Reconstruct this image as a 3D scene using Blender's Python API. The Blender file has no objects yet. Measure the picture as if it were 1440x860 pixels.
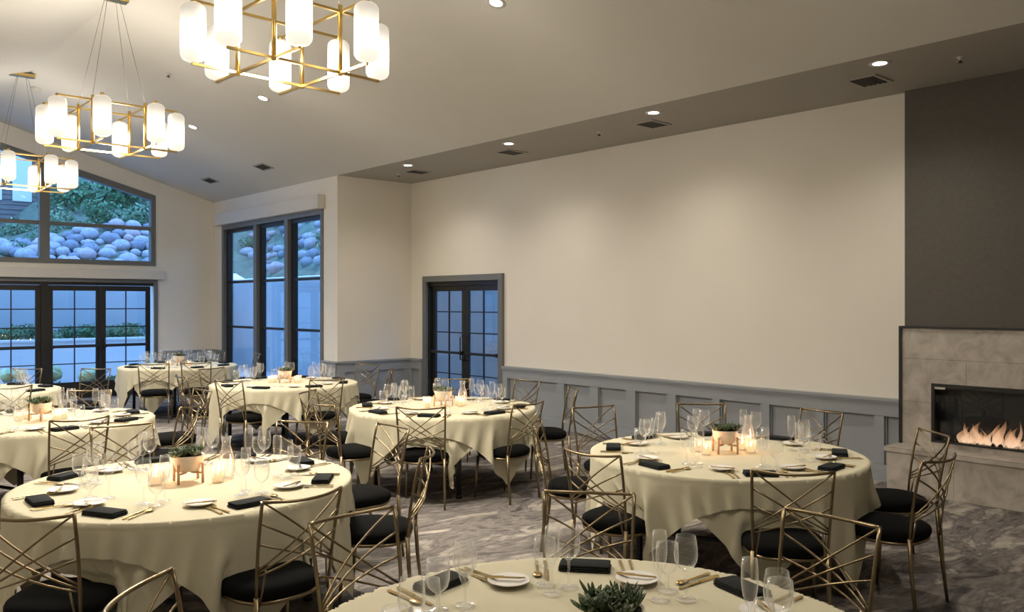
import bpy, bmesh, math, random
import numpy as np
from mathutils import Vector, Matrix, kdtree
random.seed(7)
rng = np.random.default_rng(5)
sc = bpy.context.scene
COL = sc.collection
PI = math.pi
R = math.radians

# ------------------------------------------------------------------ materials
def new_mat(name):
    m = bpy.data.materials.new(name); m.use_nodes = True
    nt = m.node_tree; nt.nodes.clear()
    out = nt.nodes.new('ShaderNodeOutputMaterial')
    return m, nt, out

def principled(name, col, rough=.5, metal=0., noise=0., nscale=8., bump=0., bscale=60., spec=.5, sheen=0., stretch=(1, 1, 1)):
    m, nt, out = new_mat(name)
    b = nt.nodes.new('ShaderNodeBsdfPrincipled')
    b.inputs['Base Color'].default_value = (*col, 1)
    b.inputs['Roughness'].default_value = rough
    b.inputs['Metallic'].default_value = metal
    b.inputs['Specular IOR Level'].default_value = spec
    if sheen:
        b.inputs['Sheen Weight'].default_value = sheen
    nt.links.new(b.outputs[0], out.inputs[0])
    if noise or bump:
        tc = nt.nodes.new('ShaderNodeTexCoord'); mp = nt.nodes.new('ShaderNodeMapping')
        mp.inputs['Scale'].default_value = stretch
        nt.links.new(tc.outputs['Object'], mp.inputs[0])
    if noise:
        n = nt.nodes.new('ShaderNodeTexNoise'); n.inputs['Scale'].default_value = nscale; n.inputs['Detail'].default_value = 5
        nt.links.new(mp.outputs[0], n.inputs['Vector'])
        r = nt.nodes.new('ShaderNodeValToRGB')
        r.color_ramp.elements[0].position = .3; r.color_ramp.elements[1].position = .7
        r.color_ramp.elements[0].color = (*[c * (1 - noise) for c in col], 1)
        r.color_ramp.elements[1].color = (*[min(1, c * (1 + noise)) for c in col], 1)
        nt.links.new(n.outputs['Fac'], r.inputs[0]); nt.links.new(r.outputs[0], b.inputs['Base Color'])
    if bump:
        n = nt.nodes.new('ShaderNodeTexNoise'); n.inputs['Scale'].default_value = bscale; n.inputs['Detail'].default_value = 3
        nt.links.new(mp.outputs[0], n.inputs['Vector'])
        bp = nt.nodes.new('ShaderNodeBump'); bp.inputs['Strength'].default_value = bump; bp.inputs['Distance'].default_value = .01
        nt.links.new(n.outputs['Fac'], bp.inputs['Height']); nt.links.new(bp.outputs[0], b.inputs['Normal'])
    return m

def emission(name, col, strength):
    m, nt, out = new_mat(name)
    e = nt.nodes.new('ShaderNodeEmission'); e.inputs[0].default_value = (*col, 1); e.inputs[1].default_value = strength
    nt.links.new(e.outputs[0], out.inputs[0]); return m

def thin_glass(name, tint=(1, 1, 1), gl=.6, rough=.02, base=.02, power=3., white=0.):
    m, nt, out = new_mat(name)
    t = nt.nodes.new('ShaderNodeBsdfTransparent'); t.inputs[0].default_value = (*tint, 1)
    g = nt.nodes.new('ShaderNodeBsdfGlossy'); g.inputs['Roughness'].default_value = rough
    g.inputs['Color'].default_value = (1, 1, 1, 1)
    lw = nt.nodes.new('ShaderNodeLayerWeight'); lw.inputs[0].default_value = .5
    pw = nt.nodes.new('ShaderNodeMath'); pw.operation = 'POWER'; pw.inputs[1].default_value = power
    mu = nt.nodes.new('ShaderNodeMath'); mu.operation = 'MULTIPLY_ADD'; mu.inputs[1].default_value = gl; mu.inputs[2].default_value = base
    nt.links.new(lw.outputs['Facing'], pw.inputs[0]); nt.links.new(pw.outputs[0], mu.inputs[0])
    mx = nt.nodes.new('ShaderNodeMixShader')
    nt.links.new(mu.outputs[0], mx.inputs[0]); nt.links.new(t.outputs[0], mx.inputs[1]); nt.links.new(g.outputs[0], mx.inputs[2])
    if white:      # white diffuse mixed into the reflecting part, painting highlights on rims and edges
        d = nt.nodes.new('ShaderNodeBsdfTranslucent'); d.inputs[0].default_value = (.95, .95, .92, 1)
        d2 = nt.nodes.new('ShaderNodeBsdfDiffuse'); d2.inputs[0].default_value = (.95, .95, .92, 1)
        m2 = nt.nodes.new('ShaderNodeMixShader'); nt.links.new(d.outputs[0], m2.inputs[1]); nt.links.new(d2.outputs[0], m2.inputs[2])
        m3 = nt.nodes.new('ShaderNodeMixShader'); m3.inputs[0].default_value = white
        nt.links.new(g.outputs[0], m3.inputs[1]); nt.links.new(m2.outputs[0], m3.inputs[2]); nt.links.new(m3.outputs[0], mx.inputs[2])
    nt.links.new(mx.outputs[0], out.inputs[0]); return m

def carpet_mat():
    m, nt, out = new_mat('carpet')
    b = nt.nodes.new('ShaderNodeBsdfPrincipled'); b.inputs['Roughness'].default_value = .95; b.inputs['Specular IOR Level'].default_value = .15
    tc = nt.nodes.new('ShaderNodeTexCoord')
    mp = nt.nodes.new('ShaderNodeMapping'); mp.inputs['Rotation'].default_value = (0, 0, R(25)); mp.inputs['Scale'].default_value = (.8, 1.7, 1)
    nt.links.new(tc.outputs['Object'], mp.inputs[0])
    n1 = nt.nodes.new('ShaderNodeTexNoise'); n1.inputs['Scale'].default_value = 1.7; n1.inputs['Detail'].default_value = 7
    n1.inputs['Roughness'].default_value = .62; n1.inputs['Distortion'].default_value = 1.3
    nt.links.new(mp.outputs[0], n1.inputs['Vector'])
    cr = nt.nodes.new('ShaderNodeValToRGB'); e = cr.color_ramp.elements
    e[0].position = .30; e[0].color = (.05, .045, .045, 1)
    e[1].position = .72; e[1].color = (.47, .43, .37, 1)
    for p, c in ((.40, (.125, .113, .112)), (.46, (.23, .207, .187)), (.515, (.135, .122, .12)), (.59, (.34, .308, .268))):
        x = e.new(p); x.color = (*c, 1)
    nt.links.new(n1.outputs['Fac'], cr.inputs[0])
    n2 = nt.nodes.new('ShaderNodeTexNoise'); n2.inputs['Scale'].default_value = 9; n2.inputs['Detail'].default_value = 8; n2.inputs['Distortion'].default_value = .8
    nt.links.new(mp.outputs[0], n2.inputs['Vector'])
    mx = nt.nodes.new('ShaderNodeMix'); mx.data_type = 'RGBA'; mx.blend_type = 'OVERLAY'; mx.inputs['Factor'].default_value = .55
    nt.links.new(cr.outputs[0], mx.inputs['A']); nt.links.new(n2.outputs['Fac'], mx.inputs['B'])
    nt.links.new(mx.outputs['Result'], b.inputs['Base Color'])
    n3 = nt.nodes.new('ShaderNodeTexNoise'); n3.inputs['Scale'].default_value = 300
    bp = nt.nodes.new('ShaderNodeBump'); bp.inputs['Strength'].default_value = .4; bp.inputs['Distance'].default_value = .004
    nt.links.new(tc.outputs['Object'], n3.inputs['Vector']); nt.links.new(n3.outputs['Fac'], bp.inputs['Height']); nt.links.new(bp.outputs[0], b.inputs['Normal'])
    nt.links.new(b.outputs[0], out.inputs[0]); return m

def stone_mat():
    m, nt, out = new_mat('stone_tile')
    b = nt.nodes.new('ShaderNodeBsdfPrincipled'); b.inputs['Roughness'].default_value = .45
    tc = nt.nodes.new('ShaderNodeTexCoord')
    n1 = nt.nodes.new('ShaderNodeTexNoise'); n1.inputs['Scale'].default_value = 5.5; n1.inputs['Detail'].default_value = 10; n1.inputs['Distortion'].default_value = .7; n1.inputs['Roughness'].default_value = .6
    nt.links.new(tc.outputs['Object'], n1.inputs['Vector'])
    cr = nt.nodes.new('ShaderNodeValToRGB'); e = cr.color_ramp.elements
    e[0].position = .25; e[0].color = (.30, .265, .225, 1); e[1].position = .75; e[1].color = (.62, .57, .50, 1)
    x = e.new(.45); x.color = (.44, .395, .34, 1); x = e.new(.55); x.color = (.52, .47, .41, 1)
    nt.links.new(n1.outputs['Fac'], cr.inputs[0])
    # joints: 1.2 m x 0.62 m slabs in the wall plane
    sx = nt.nodes.new('ShaderNodeSeparateXYZ'); nt.links.new(tc.outputs['Object'], sx.inputs[0])
    cb = nt.nodes.new('ShaderNodeCombineXYZ'); nt.links.new(sx.outputs['Y'], cb.inputs[0]); nt.links.new(sx.outputs['Z'], cb.inputs[1])
    br = nt.nodes.new('ShaderNodeTexBrick'); br.inputs['Scale'].default_value = 1; br.inputs['Brick Width'].default_value = 1.22; br.inputs['Row Height'].default_value = .42
    br.inputs['Mortar Size'].default_value = .003; br.inputs['Color1'].default_value = (1, 1, 1, 1); br.inputs['Color2'].default_value = (.93, .93, .93, 1); br.inputs['Mortar'].default_value = (.6, .58, .55, 1)
    nt.links.new(cb.outputs[0], br.inputs['Vector'])
    mx = nt.nodes.new('ShaderNodeMix'); mx.data_type = 'RGBA'; mx.blend_type = 'MULTIPLY'; mx.inputs['Factor'].default_value = 1
    nt.links.new(cr.outputs[0], mx.inputs['A']); nt.links.new(br.outputs['Color'], mx.inputs['B'])
    nt.links.new(mx.outputs['Result'], b.inputs['Base Color']); nt.links.new(b.outputs[0], out.inputs[0]); return m

def shade_mat():
    # frosted ribbed lamp glass: brightest around the bulb in its middle
    m, nt, out = new_mat('frosted_lamp_glass')
    tc = nt.nodes.new('ShaderNodeTexCoord'); sp = nt.nodes.new('ShaderNodeSeparateXYZ'); nt.links.new(tc.outputs['Generated'], sp.inputs[0])
    cr = nt.nodes.new('ShaderNodeValToRGB'); e = cr.color_ramp.elements
    e[0].position = 0; e[0].color = (.80, .73, .60, 1); e[1].position = 1; e[1].color = (.45, .40, .32, 1)
    for p, c in ((.15, (.95, .88, .74)), (.36, (1.9, 1.78, 1.55)), (.52, (2.0, 1.86, 1.6)), (.70, (.90, .83, .70)), (.85, (.58, .52, .43))):
        x = e.new(p); x.color = (*c, 1)
    nt.links.new(sp.outputs['Z'], cr.inputs[0])
    em = nt.nodes.new('ShaderNodeEmission'); em.inputs[1].default_value = .85
    nt.links.new(cr.outputs[0], em.inputs[0])
    b = nt.nodes.new('ShaderNodeBsdfPrincipled'); b.inputs['Base Color'].default_value = (.22, .21, .20, 1); b.inputs['Roughness'].default_value = .3
    ad = nt.nodes.new('ShaderNodeAddShader'); nt.links.new(em.outputs[0], ad.inputs[0]); nt.links.new(b.outputs[0], ad.inputs[1])
    nt.links.new(ad.outputs[0], out.inputs[0]); return m

def gradient_flame(name, c0, c1, s, fade=True):
    m, nt, out = new_mat(name)
    tc = nt.nodes.new('ShaderNodeTexCoord'); sp = nt.nodes.new('ShaderNodeSeparateXYZ'); nt.links.new(tc.outputs['Generated'], sp.inputs[0])
    cr = nt.nodes.new('ShaderNodeValToRGB'); cr.color_ramp.elements[0].color = (*c0, 1); cr.color_ramp.elements[1].color = (*c1, 1)
    nt.links.new(sp.outputs['Z'], cr.inputs[0])
    em = nt.nodes.new('ShaderNodeEmission'); em.inputs[1].default_value = s; nt.links.new(cr.outputs[0], em.inputs[0])
    tr = nt.nodes.new('ShaderNodeBsdfTransparent')
    f = nt.nodes.new('ShaderNodeMapRange'); f.inputs['From Min'].default_value = .25; f.inputs['From Max'].default_value = 1.0
    f.inputs['To Min'].default_value = .62; f.inputs['To Max'].default_value = .97
    nt.links.new(sp.outputs['Z'], f.inputs['Value'])
    mx = nt.nodes.new('ShaderNodeMixShader'); nt.links.new(f.outputs[0], mx.inputs[0]); nt.links.new(em.outputs[0], mx.inputs[1]); nt.links.new(tr.outputs[0], mx.inputs[2])
    nt.links.new(mx.outputs[0], out.inputs[0]); return m

M = {}
M['wall'] = principled('wall_paint', (.82, .775, .69), .75, noise=.02, nscale=1.2, bump=.06, bscale=140)
M['ceil'] = principled('ceiling_paint', (.68, .66, .61), .85, noise=.015, nscale=2)
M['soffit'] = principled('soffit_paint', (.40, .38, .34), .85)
M['wains'] = principled('wainscot_paint', (.31, .33, .35), .45, noise=.03, nscale=2)
M['trimgrey'] = principled('grey_trim_paint', (.155, .16, .155), .45)
M['bronze'] = principled('dark_bronze_metal', (.022, .021, .02), .4, metal=.3)
M['black'] = principled('black_metal', (.012, .012, .012), .45)
M['valance'] = principled('valance_fabric', (.66, .63, .58), .7)
M['darkpanel'] = principled('charcoal_wallcovering', (.105, .095, .082), .7, noise=.08, nscale=30, bump=.25, bscale=250)
M['carpet'] = carpet_mat()
M['stone'] = stone_mat()
M['pane'] = thin_glass('window_glass', (.96, .98, 1), .5, .01, .025)
M['glass'] = thin_glass('clear_glass', (1, 1, 1), .9, .05, .085, 2.2, .55)
M['gold'] = principled('champagne_gold_metal', (.27, .21, .125), .34, metal=1, noise=.12, nscale=6)
M['cutlery'] = principled('gold_cutlery_metal', (.62, .46, .20), .25, metal=1)
M['brass'] = principled('brushed_brass', (.66, .46, .16), .28, metal=1)
M['seat'] = principled('black_seat_fabric', (.0042, .0043, .0043), .95, bump=.15, bscale=300, spec=.12)
M['cloth'] = principled('cream_linen', (.585, .545, .40), .85, noise=.02, nscale=3, bump=.12, bscale=350, spec=.2)
M['napkin'] = principled('black_napkin_linen', (.010, .012, .0125), .85, bump=.3, bscale=90, spec=.25)
M['plate'] = principled('white_porcelain', (.80, .78, .73), .2)
M['pot'] = principled('pale_ceramic', (.78, .66, .55), .5)
M['wood'] = principled('light_wood', (.56, .35, .20), .5, noise=.15, nscale=14, stretch=(1, 1, .15))
M['soil'] = principled('potting_soil', (.02, .015, .01), .95, bump=.6, bscale=80)
M['leafA'] = principled('succulent_green', (.055, .095, .035), .5, noise=.3, nscale=20)
M['leafB'] = principled('succulent_blue_green', (.105, .13, .065), .5, noise=.25, nscale=20)
M['leafC'] = principled('succulent_dark_green', (.035, .05, .016), .5, noise=.3, nscale=20)
M['wax'] = emission('glowing_candle_wax', (1, .60, .28), .9)
M['flame'] = emission('candle_flame', (1, .66, .26), 6)
M['shade'] = shade_mat()
M['led'] = emission('downlight_lens', (1, .93, .80), 9)
M['white'] = principled('white_plastic', (.62, .60, .55), .5)
M['vent'] = principled('vent_metal', (.36, .34, .30), .5)
M['ventdark'] = principled('vent_slot_metal', (.05, .048, .045), .6)
M['chrome'] = principled('sprinkler_metal', (.10, .09, .08), .35, metal=.6)
M['cable'] = principled('steel_cable', (.16, .14, .12), .4, metal=.6)
M['fire'] = gradient_flame('gas_flame', (1.0, .66, .42), (.75, .30, .10), .9)
M['ember'] = principled('lava_rock', (.03, .02, .016), .9, bump=.8, bscale=40)
M['firebox'] = principled('firebox_lining', (.006, .006, .006), .5)
M['silver'] = principled('label_plate', (.5, .48, .44), .4)
# outside
M['outwall'] = principled('outdoor_plaster', (.37, .385, .40), .9, noise=.06, nscale=1.5)
M['planterwall'] = principled('outdoor_planter_plaster', (.62, .62, .62), .9)
M['paving'] = principled('outdoor_paving', (.4, .4, .4), .9, noise=.1, nscale=2)
M['hill'] = principled('hillside_soil', (.115, .15, .105), .95, noise=.4, nscale=3, bump=.8, bscale=6)
M['rock'] = principled('pale_granite', (.34, .32, .34), .9, noise=.18, nscale=3, bump=.6, bscale=8)
M['rock2'] = principled('rosy_granite', (.40, .31, .31), .9, noise=.18, nscale=3, bump=.6, bscale=8)
M['rock3'] = principled('grey_granite', (.20, .20, .23), .9, noise=.2, nscale=3, bump=.6, bscale=8)
M['bush'] = principled('shrub_leaf', (.075, .17, .075), .7, noise=.35, nscale=3)
M['bush2'] = principled('pale_shrub_leaf', (.17, .26, .15), .7, noise=.35, nscale=3)
M['hydr'] = principled('hydrangea_bloom', (.50, .68, .42), .8, noise=.15, nscale=30)
M['siding'] = principled('timber_siding', (.13, .12, .115), .8, noise=.2, nscale=4, stretch=(.2, 1, 8))
M['bark'] = principled('bark', (.05, .04, .035), .9)

# ------------------------------------------------------------------ mesh builder
class MB:
    def __init__(s): s.v = []; s.f = []; s.sm = []; s.nb = 0
    def add(s, vs, fs, smooth=False):
        o = len(s.v); s.v += [tuple(p) for p in vs]
        for f in fs: s.f.append([o + i for i in f]); s.sm.append(smooth)
        return s
    def box(s, x0, x1, y0, y1, z0, z1):
        x0, x1 = min(x0, x1), max(x0, x1); y0, y1 = min(y0, y1), max(y0, y1); z0, z1 = min(z0, z1), max(z0, z1)
        e = .0004 * (s.nb % 6); s.nb += 1          # members that cross never share a face plane
        x0 += e; y0 += e; z0 += e; x1 -= e; y1 -= e; z1 -= e
        return s.add([(x0, y0, z0), (x1, y0, z0), (x1, y1, z0), (x0, y1, z0), (x0, y0, z1), (x1, y0, z1), (x1, y1, z1), (x0, y1, z1)],
                     [(0, 3, 2, 1), (4, 5, 6, 7), (0, 1, 5, 4), (1, 2, 6, 5), (2, 3, 7, 6), (3, 0, 4, 7)])
    def prism(s, poly, axis, a, b):
        """poly: 2D points; axis 'x' -> (y,z), 'y' -> (x,z), 'z' -> (x,y); extruded from a to b"""
        n = len(poly)
        def P(p, t): return {'x': (t, p[0], p[1]), 'y': (p[0], t, p[1]), 'z': (p[0], p[1], t)}[axis]
        vs = [P(p, a) for p in poly] + [P(p, b) for p in poly]
        return s.add(vs, [list(range(n))[::-1], list(range(n, 2 * n))] + [(i, (i + 1) % n, n + (i + 1) % n, n + i) for i in range(n)])
    def tube(s, pts, r, n=6, smooth=True, cap=True, up=(0, 0, 1), rot=0.):
        pts = [Vector(p) for p in pts]; rs = r if isinstance(r, (list, tuple)) else [r] * len(pts)
        vs = []
        for i, p in enumerate(pts):
            t = (pts[min(i + 1, len(pts) - 1)] - pts[max(i - 1, 0)]).normalized()
            u = Vector(up)
            if abs(t.dot(u)) > .95: u = Vector((1, 0, 0))
            a = t.cross(u).normalized(); b = a.cross(t).normalized()
            for k in range(n):
                w = 2 * PI * k / n + rot
                vs.append(p + (a * math.cos(w) + b * math.sin(w)) * rs[i])
        fs = [(i * n + k, i * n + (k + 1) % n, (i + 1) * n + (k + 1) % n, (i + 1) * n + k) for i in range(len(pts) - 1) for k in range(n)]
        s.add(vs, fs, smooth)
        if cap:
            o = len(s.v) - len(vs)
            s.f.append([o + k for k in range(n)][::-1]); s.sm.append(False)
            s.f.append([o + (len(pts) - 1) * n + k for k in range(n)]); s.sm.append(False)
        return s
    def bar(s, a, b, w, h=None):   # square bar
        return s.tube([a, b], w * .7071, 4, False, True, rot=PI / 4)
    def lathe(s, prof, n=16, c=(0, 0, 0), smooth=True):
        vs = [(c[0] + r * math.cos(2 * PI * k / n), c[1] + r * math.sin(2 * PI * k / n), c[2] + z) for r, z in prof for k in range(n)]
        fs = [(i * n + k, i * n + (k + 1) % n, (i + 1) * n + (k + 1) % n, (i + 1) * n + k) for i in range(len(prof) - 1) for k in range(n)]
        return s.add(vs, fs, smooth)
    def blob(s, c, r, n=10, m=7, jit=0., sd=0):
        rr = random.Random(sd); vs = []; fs = []
        for i in range(m + 1):
            ph = PI * i / m
            for k in range(n):
                th = 2 * PI * k / n; q = 1 + rr.uniform(-jit, jit)
                vs.append((c[0] + r[0] * q * math.sin(ph) * math.cos(th), c[1] + r[1] * q * math.sin(ph) * math.sin(th), c[2] + r[2] * q * math.cos(ph)))
        for i in range(m):
            for k in range(n):
                fs.append((i * n + k, (i + 1) * n + k, (i + 1) * n + (k + 1) % n, i * n + (k + 1) % n))
        return s.add(vs, fs, True)
    def mesh(s, name, mat, weld=False):
        me = bpy.data.meshes.new(name); me.from_pydata(s.v, [], s.f)
        for p, q in zip(me.polygons, s.sm): p.use_smooth = q
        bm = bmesh.new(); bm.from_mesh(me)
        if weld: bmesh.ops.remove_doubles(bm, verts=bm.verts, dist=1e-4)
        bmesh.ops.recalc_face_normals(bm, faces=bm.faces); bm.to_mesh(me); bm.free()
        if mat: me.materials.append(mat)
        me.update(); return me
    def build(s, name, mat, parent=None, loc=(0, 0, 0), rz=0., weld=False):
        return link(name, s.mesh(name, mat, weld), parent, loc, rz)

def link(name, me, parent=None, loc=(0, 0, 0), rz=0.):
    o = bpy.data.objects.new(name, me); COL.objects.link(o); o.location = loc; o.rotation_euler = (0, 0, rz)
    if parent: o.parent = parent
    return o

def tag(o, label=None, cat=None, group=None, kind=None):
    if label: o['label'] = label
    if cat: o['category'] = cat
    if group: o['group'] = group
    if kind: o['kind'] = kind
    return o

def empty(name, loc=(0, 0, 0), rz=0.):
    o = bpy.data.objects.new(name, None); COL.objects.link(o); o.location = loc; o.rotation_euler = (0, 0, rz)
    o.empty_display_size = .1; return o

KIDS = {}
def copy_tree(o, parent=None):
    c = o.copy(); COL.objects.link(c)
    if parent: c.parent = parent
    for ch in o.children: copy_tree(ch, c)
    return c

def bevel(o, w=.004, seg=2):
    m = o.modifiers.new('edge', 'BEVEL'); m.width = w; m.segments = seg; m.limit_method = 'ANGLE'; return o

def struct(o, label=None):
    o['kind'] = 'structure'
    if label: o['label'] = label
    return o

# camera model (used only to skip repeats that lie wholly outside the picture)
TH = R(41.67); SN, CS = math.sin(TH), math.cos(TH); FPX = 1183.; HC = 1.8
def proj(X, Y, Z):
    s = SN * X + CS * Y; L = CS * X - SN * Y
    if s < .2: return (-9999, -9999)
    return (720 + FPX * L / s, 426 + FPX * (HC - Z) / s)
def in_view(X, Y, Z, mx=25, my=25):
    x, y = proj(X, Y, Z); return -mx < x < 1440 + mx and -my < y < 860 + my

# ------------------------------------------------------------------ room dimensions
XR, YJ, XW, YG = 8.52, 12.24, 7.05, 17.34        # right wall, jog wall, side-window wall, gable wall
XRIDGE, ZRIDGE, SL = 2.87, 5.13, .294
XL, YB = -1.31, -3.4
ZS = 3.90
T_ = .2
def zc(x): return ZRIDGE - SL * abs(x - XRIDGE)

# floor
struct(MB().box(XL - T_, XR + T_, YB - T_, YG + T_, -.12, 0).build('floor', M['carpet']), 'grey and beige cloud-patterned carpet floor')
# ceiling
mb = MB()
mb.add([(XRIDGE, YB, ZRIDGE), (XW, YB, ZS), (XW, YG + .1, ZS), (XRIDGE, YG + .1, ZRIDGE)], [(0, 1, 2, 3)])
mb.add([(XRIDGE, YB, ZRIDGE), (XL, YB, zc(XL)), (XL, YG + .1, zc(XL)), (XRIDGE, YG + .1, ZRIDGE)], [(3, 2, 1, 0)])
mb.prism([(XL - .3, zc(XL) + .1), (XRIDGE, ZRIDGE + .2), (XW, ZS + .15), (XR + .3, ZS + .15), (XR + .3, ZS + .3), (XRIDGE, ZRIDGE + .6), (XL - .3, zc(XL) + .4)], 'y', YB - .2, YG + .2)
struct(mb.build('ceiling', M['ceil']), 'warm grey vaulted ceiling')
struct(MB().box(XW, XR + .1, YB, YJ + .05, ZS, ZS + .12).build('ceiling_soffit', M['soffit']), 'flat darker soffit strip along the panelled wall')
# gable wall with openings
DX0, DX1, DZ = -.08, 5.84, 2.20
WZ0 = 2.54
def ztop(x): return 3.93 + .27 * (5.87 - x) if x > XRIDGE else 3.93 + .27 * (5.87 - (2 * XRIDGE - x))
mb = MB()
mb.prism([(DX1, -.02), (XW + T_, -.02), (XW + T_, ZS + .05), (XW, ZS + .06), (DX1, zc(DX1) + .06)], 'y', YG, YG + T_)
mb.prism([(XL - T_, -.02), (DX0, -.02), (DX0, zc(DX0) + .06), (XL - T_, zc(XL - T_) + .06)], 'y', YG, YG + T_)
mb.box(DX0, DX1, YG, YG + T_, DZ, WZ0)
mb.prism([(XRIDGE, ztop(XRIDGE)), (DX1, ztop(DX1)), (DX1, zc(DX1) + .06), (XRIDGE, ZRIDGE + .06)], 'y', YG, YG + T_)
mb.prism([(XRIDGE, ztop(XRIDGE)), (DX0, ztop(DX0)), (DX0, zc(DX0) + .06), (XRIDGE, ZRIDGE + .06)], 'y', YG, YG + T_)
struct(mb.build('wall_gable', M['wall']), 'cream gable end wall')
# side-window wall
WY0, WY1, WZT = 12.76, 16.80, 3.38
mb = MB().box(XW, XW + T_, YJ + .0, WY0, 0, ZS + .02).box(XW, XW + T_, WY1, YG, 0, ZS + .02).box(XW, XW + T_, WY0, WY1, WZT, ZS + .02).box(XW, XW + T_, WY0, WY1, -.02, .04)
struct(mb.build('wall_window_side', M['wall']), 'cream wall around the tall three-bay window')
struct(MB().box(XW + T_, XR + T_, YJ, YJ + T_, 0, ZS + .02).build('wall_jog', M['wall']), 'beige return wall beside the tall window')
# right wall with door opening
RY0, RY1, RZ = 9.85, 11.74, 2.16
mb = MB().box(XR, XR + T_, YB, RY0, 0, ZS + .02).box(XR, XR + T_, RY1, YJ, 0, ZS + .02).box(XR, XR + T_, RY0, RY1, RZ, ZS + .02)
struct(mb.build('wall_right', M['wall']), 'long beige wall above the grey panelling')
struct(MB().box(XL - T_, XL, YB, YG, 0, zc(XL)).build('wall_left', M['wall']), 'wall behind the viewer on the near side')
struct(MB().prism([(XL, 0), (XR, 0), (XR, ZS), (XW, ZS), (XRIDGE, ZRIDGE), (XL, zc(XL))], 'y', YB - T_, YB).build('wall_back', M['wall']), 'end wall behind the viewer')

# wainscot -----------------------------------------------------------
WH = .84
def wainscot_x(name, y0, y1, panels, x=XR, zlo=.17, zhi=.66):
    """panelling on a wall facing -x; recessed panels between raised stiles"""
    mb = MB(); t = .06
    mb.box(x - .008, x, y0, y1, 0, WH)                    # backing
    mb.box(x - t, x - .008, y0, y1, zhi, WH - .03)        # top rail
    mb.box(x - t, x - .008, y0, y1, .0, zlo)              # bottom rail
    ys = [y0] + [q for p in sorted(panels) for q in p] + [y1]
    for a, b in zip(ys[::2], ys[1::2]):
        if b - a > .01: mb.box(x - t, x - .008, a, b, zlo, zhi)
    for a, b in panels:                                   # bead round each panel
        w = .014; d0, d1 = x - t + .004, x - .008
        mb.box(d0 + .025, d1, a, b, zhi - w, zhi).box(d0 + .025, d1, a, b, zlo, zlo + w).box(d0 + .025, d1, a, a + w, zlo, zhi).box(d0 + .025, d1, b - w, b, zlo, zhi)
    mb.box(x - .085, x, y0, y1, WH - .03, WH).box(x - .072, x, y0, y1, WH - .055, WH - .03)   # chair rail
    return struct(mb.build(name, M['wains']), 'blue-grey panelled wainscot')
PAN = [(8.55, 9.62), (7.91, 8.40), (7.26, 7.75), (6.59, 7.10), (5.92, 6.45), (5.26, 5.81), (4.60, 5.15), (3.95, 4.50)]
PAN_R = PAN + [(.2, .7), (-.5, 0), (-1.2, -.7), (-1.9, -1.4), (-2.6, -2.1)]
wainscot_x('trim_wainscot_right', 3.64, 9.73, PAN + [(3.70, 3.85)])
wainscot_x('trim_wainscot_far_right', 11.86, YJ, [(11.93, 12.17)])
mb = MB(); t = .035
def wainscot_y(name, x0, x1, panels, y, zlo=.17, zhi=.66):
    mb = MB(); t = .035
    mb.box(x0, x1, y - .008, y, 0, WH).box(x0, x1, y - t, y - .008, zhi, WH - .03).box(x0, x1, y - t, y - .008, 0, zlo)
    xs = [x0] + [q for p in sorted(panels) for q in p] + [x1]
    for a, b in zip(xs[::2], xs[1::2]): mb.box(a, b, y - t, y - .008, zlo, zhi)
    mb.box(x0, x1, y - .06, y, WH - .03, WH).box(x0, x1, y - .045, y, WH - .055, WH - .03)
    return struct(mb.build(name, M['wains']), 'dark grey panelled wainscot')
wainscot_y('trim_wainscot_jog', XW, XR - .04, [(7.18, 7.70), (7.82, 8.36)], YJ)
wainscot_y('trim_wainscot_gable', 5.99, XW - .04, [(6.12, 6.90)], YG)
struct(MB().box(XW - .04, XW, YJ, WY0 - .07, 0, WH - .03).box(XW - .06, XW, YJ - .06, WY0 - .07, WH - .03, WH).build('trim_wainscot_window_side', M['wains']))
struct(MB().box(XW - .04, XW, WY1 + .07, YG - .04, 0, WH - .03).box(XW - .06, XW, WY1 + .07, YG - .06, WH - .03, WH).build('trim_wainscot_corner', M['wains']))
struct(MB().box(XR - .078, XR - .061, 3.70, 9.73, 0, .13).build('baseboard_right', M['wains']), 'blue-grey baseboard under the panelling')

# ------------------------------------------------------------------ windows and doors
# door_1: double French doors in three bays of the gable wall
def leaf_y(parent, x0, x1, z0, z1, y, cols, rows, stile=.085, top=.10, bot=.28):
    mb = MB(); d = .045
    mb.box(x0, x0 + stile, y, y + d, z0, z1).box(x1 - stile, x1, y, y + d, z0, z1)
    mb.box(x0, x1, y, y + d, z1 - top, z1).box(x0, x1, y, y + d, z0, z0 + bot)
    for k in range(1, cols):
        xx = x0 + stile + (x1 - x0 - 2 * stile) * k / cols; mb.box(xx - .011, xx + .011, y + .008, y + d - .008, z0, z1)
    for k in range(1, rows):
        zz = z0 + bot + (z1 - z0 - top - bot) * k / rows; mb.box(x0, x1, y + .008, y + d - .008, zz - .011, zz + .011)
    lf = mb.build('door_leaf', M['bronze'], parent)
    g = MB().box(x0 + stile, x1 - stile, y + .019, y + .025, z0 + bot, z1 - top).build('glass_pane', M['pane'], lf)
    return lf
dr = struct(empty('door_1', (0, 0, 0)), 'dark-framed French doors under the gable window')
mb = MB()
for xx in (DX0 - .07, DX1): mb.box(xx, xx + .07, YG - .03, YG + .12, 0, DZ)
mb.box(DX0 - .07, DX1 + .07, YG - .03, YG + .12, DZ - .0, DZ + .07)
mb.build('door_casing', M['trimgrey'], dr)
mb = MB()
bays = [(DX0, 1.86), (1.86, 3.88), (3.88, DX1)]
for xx in (1.86, 3.88): mb.box(xx - .06, xx + .06, YG + .0, YG + .14, 0, DZ)
mb.box(DX0, DX1, YG + .02, YG + .13, DZ - .06, DZ).box(DX0, DX1, YG + .02, YG + .14, 0, .03)
mb.build('door_frame', M['bronze'], dr)
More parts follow.
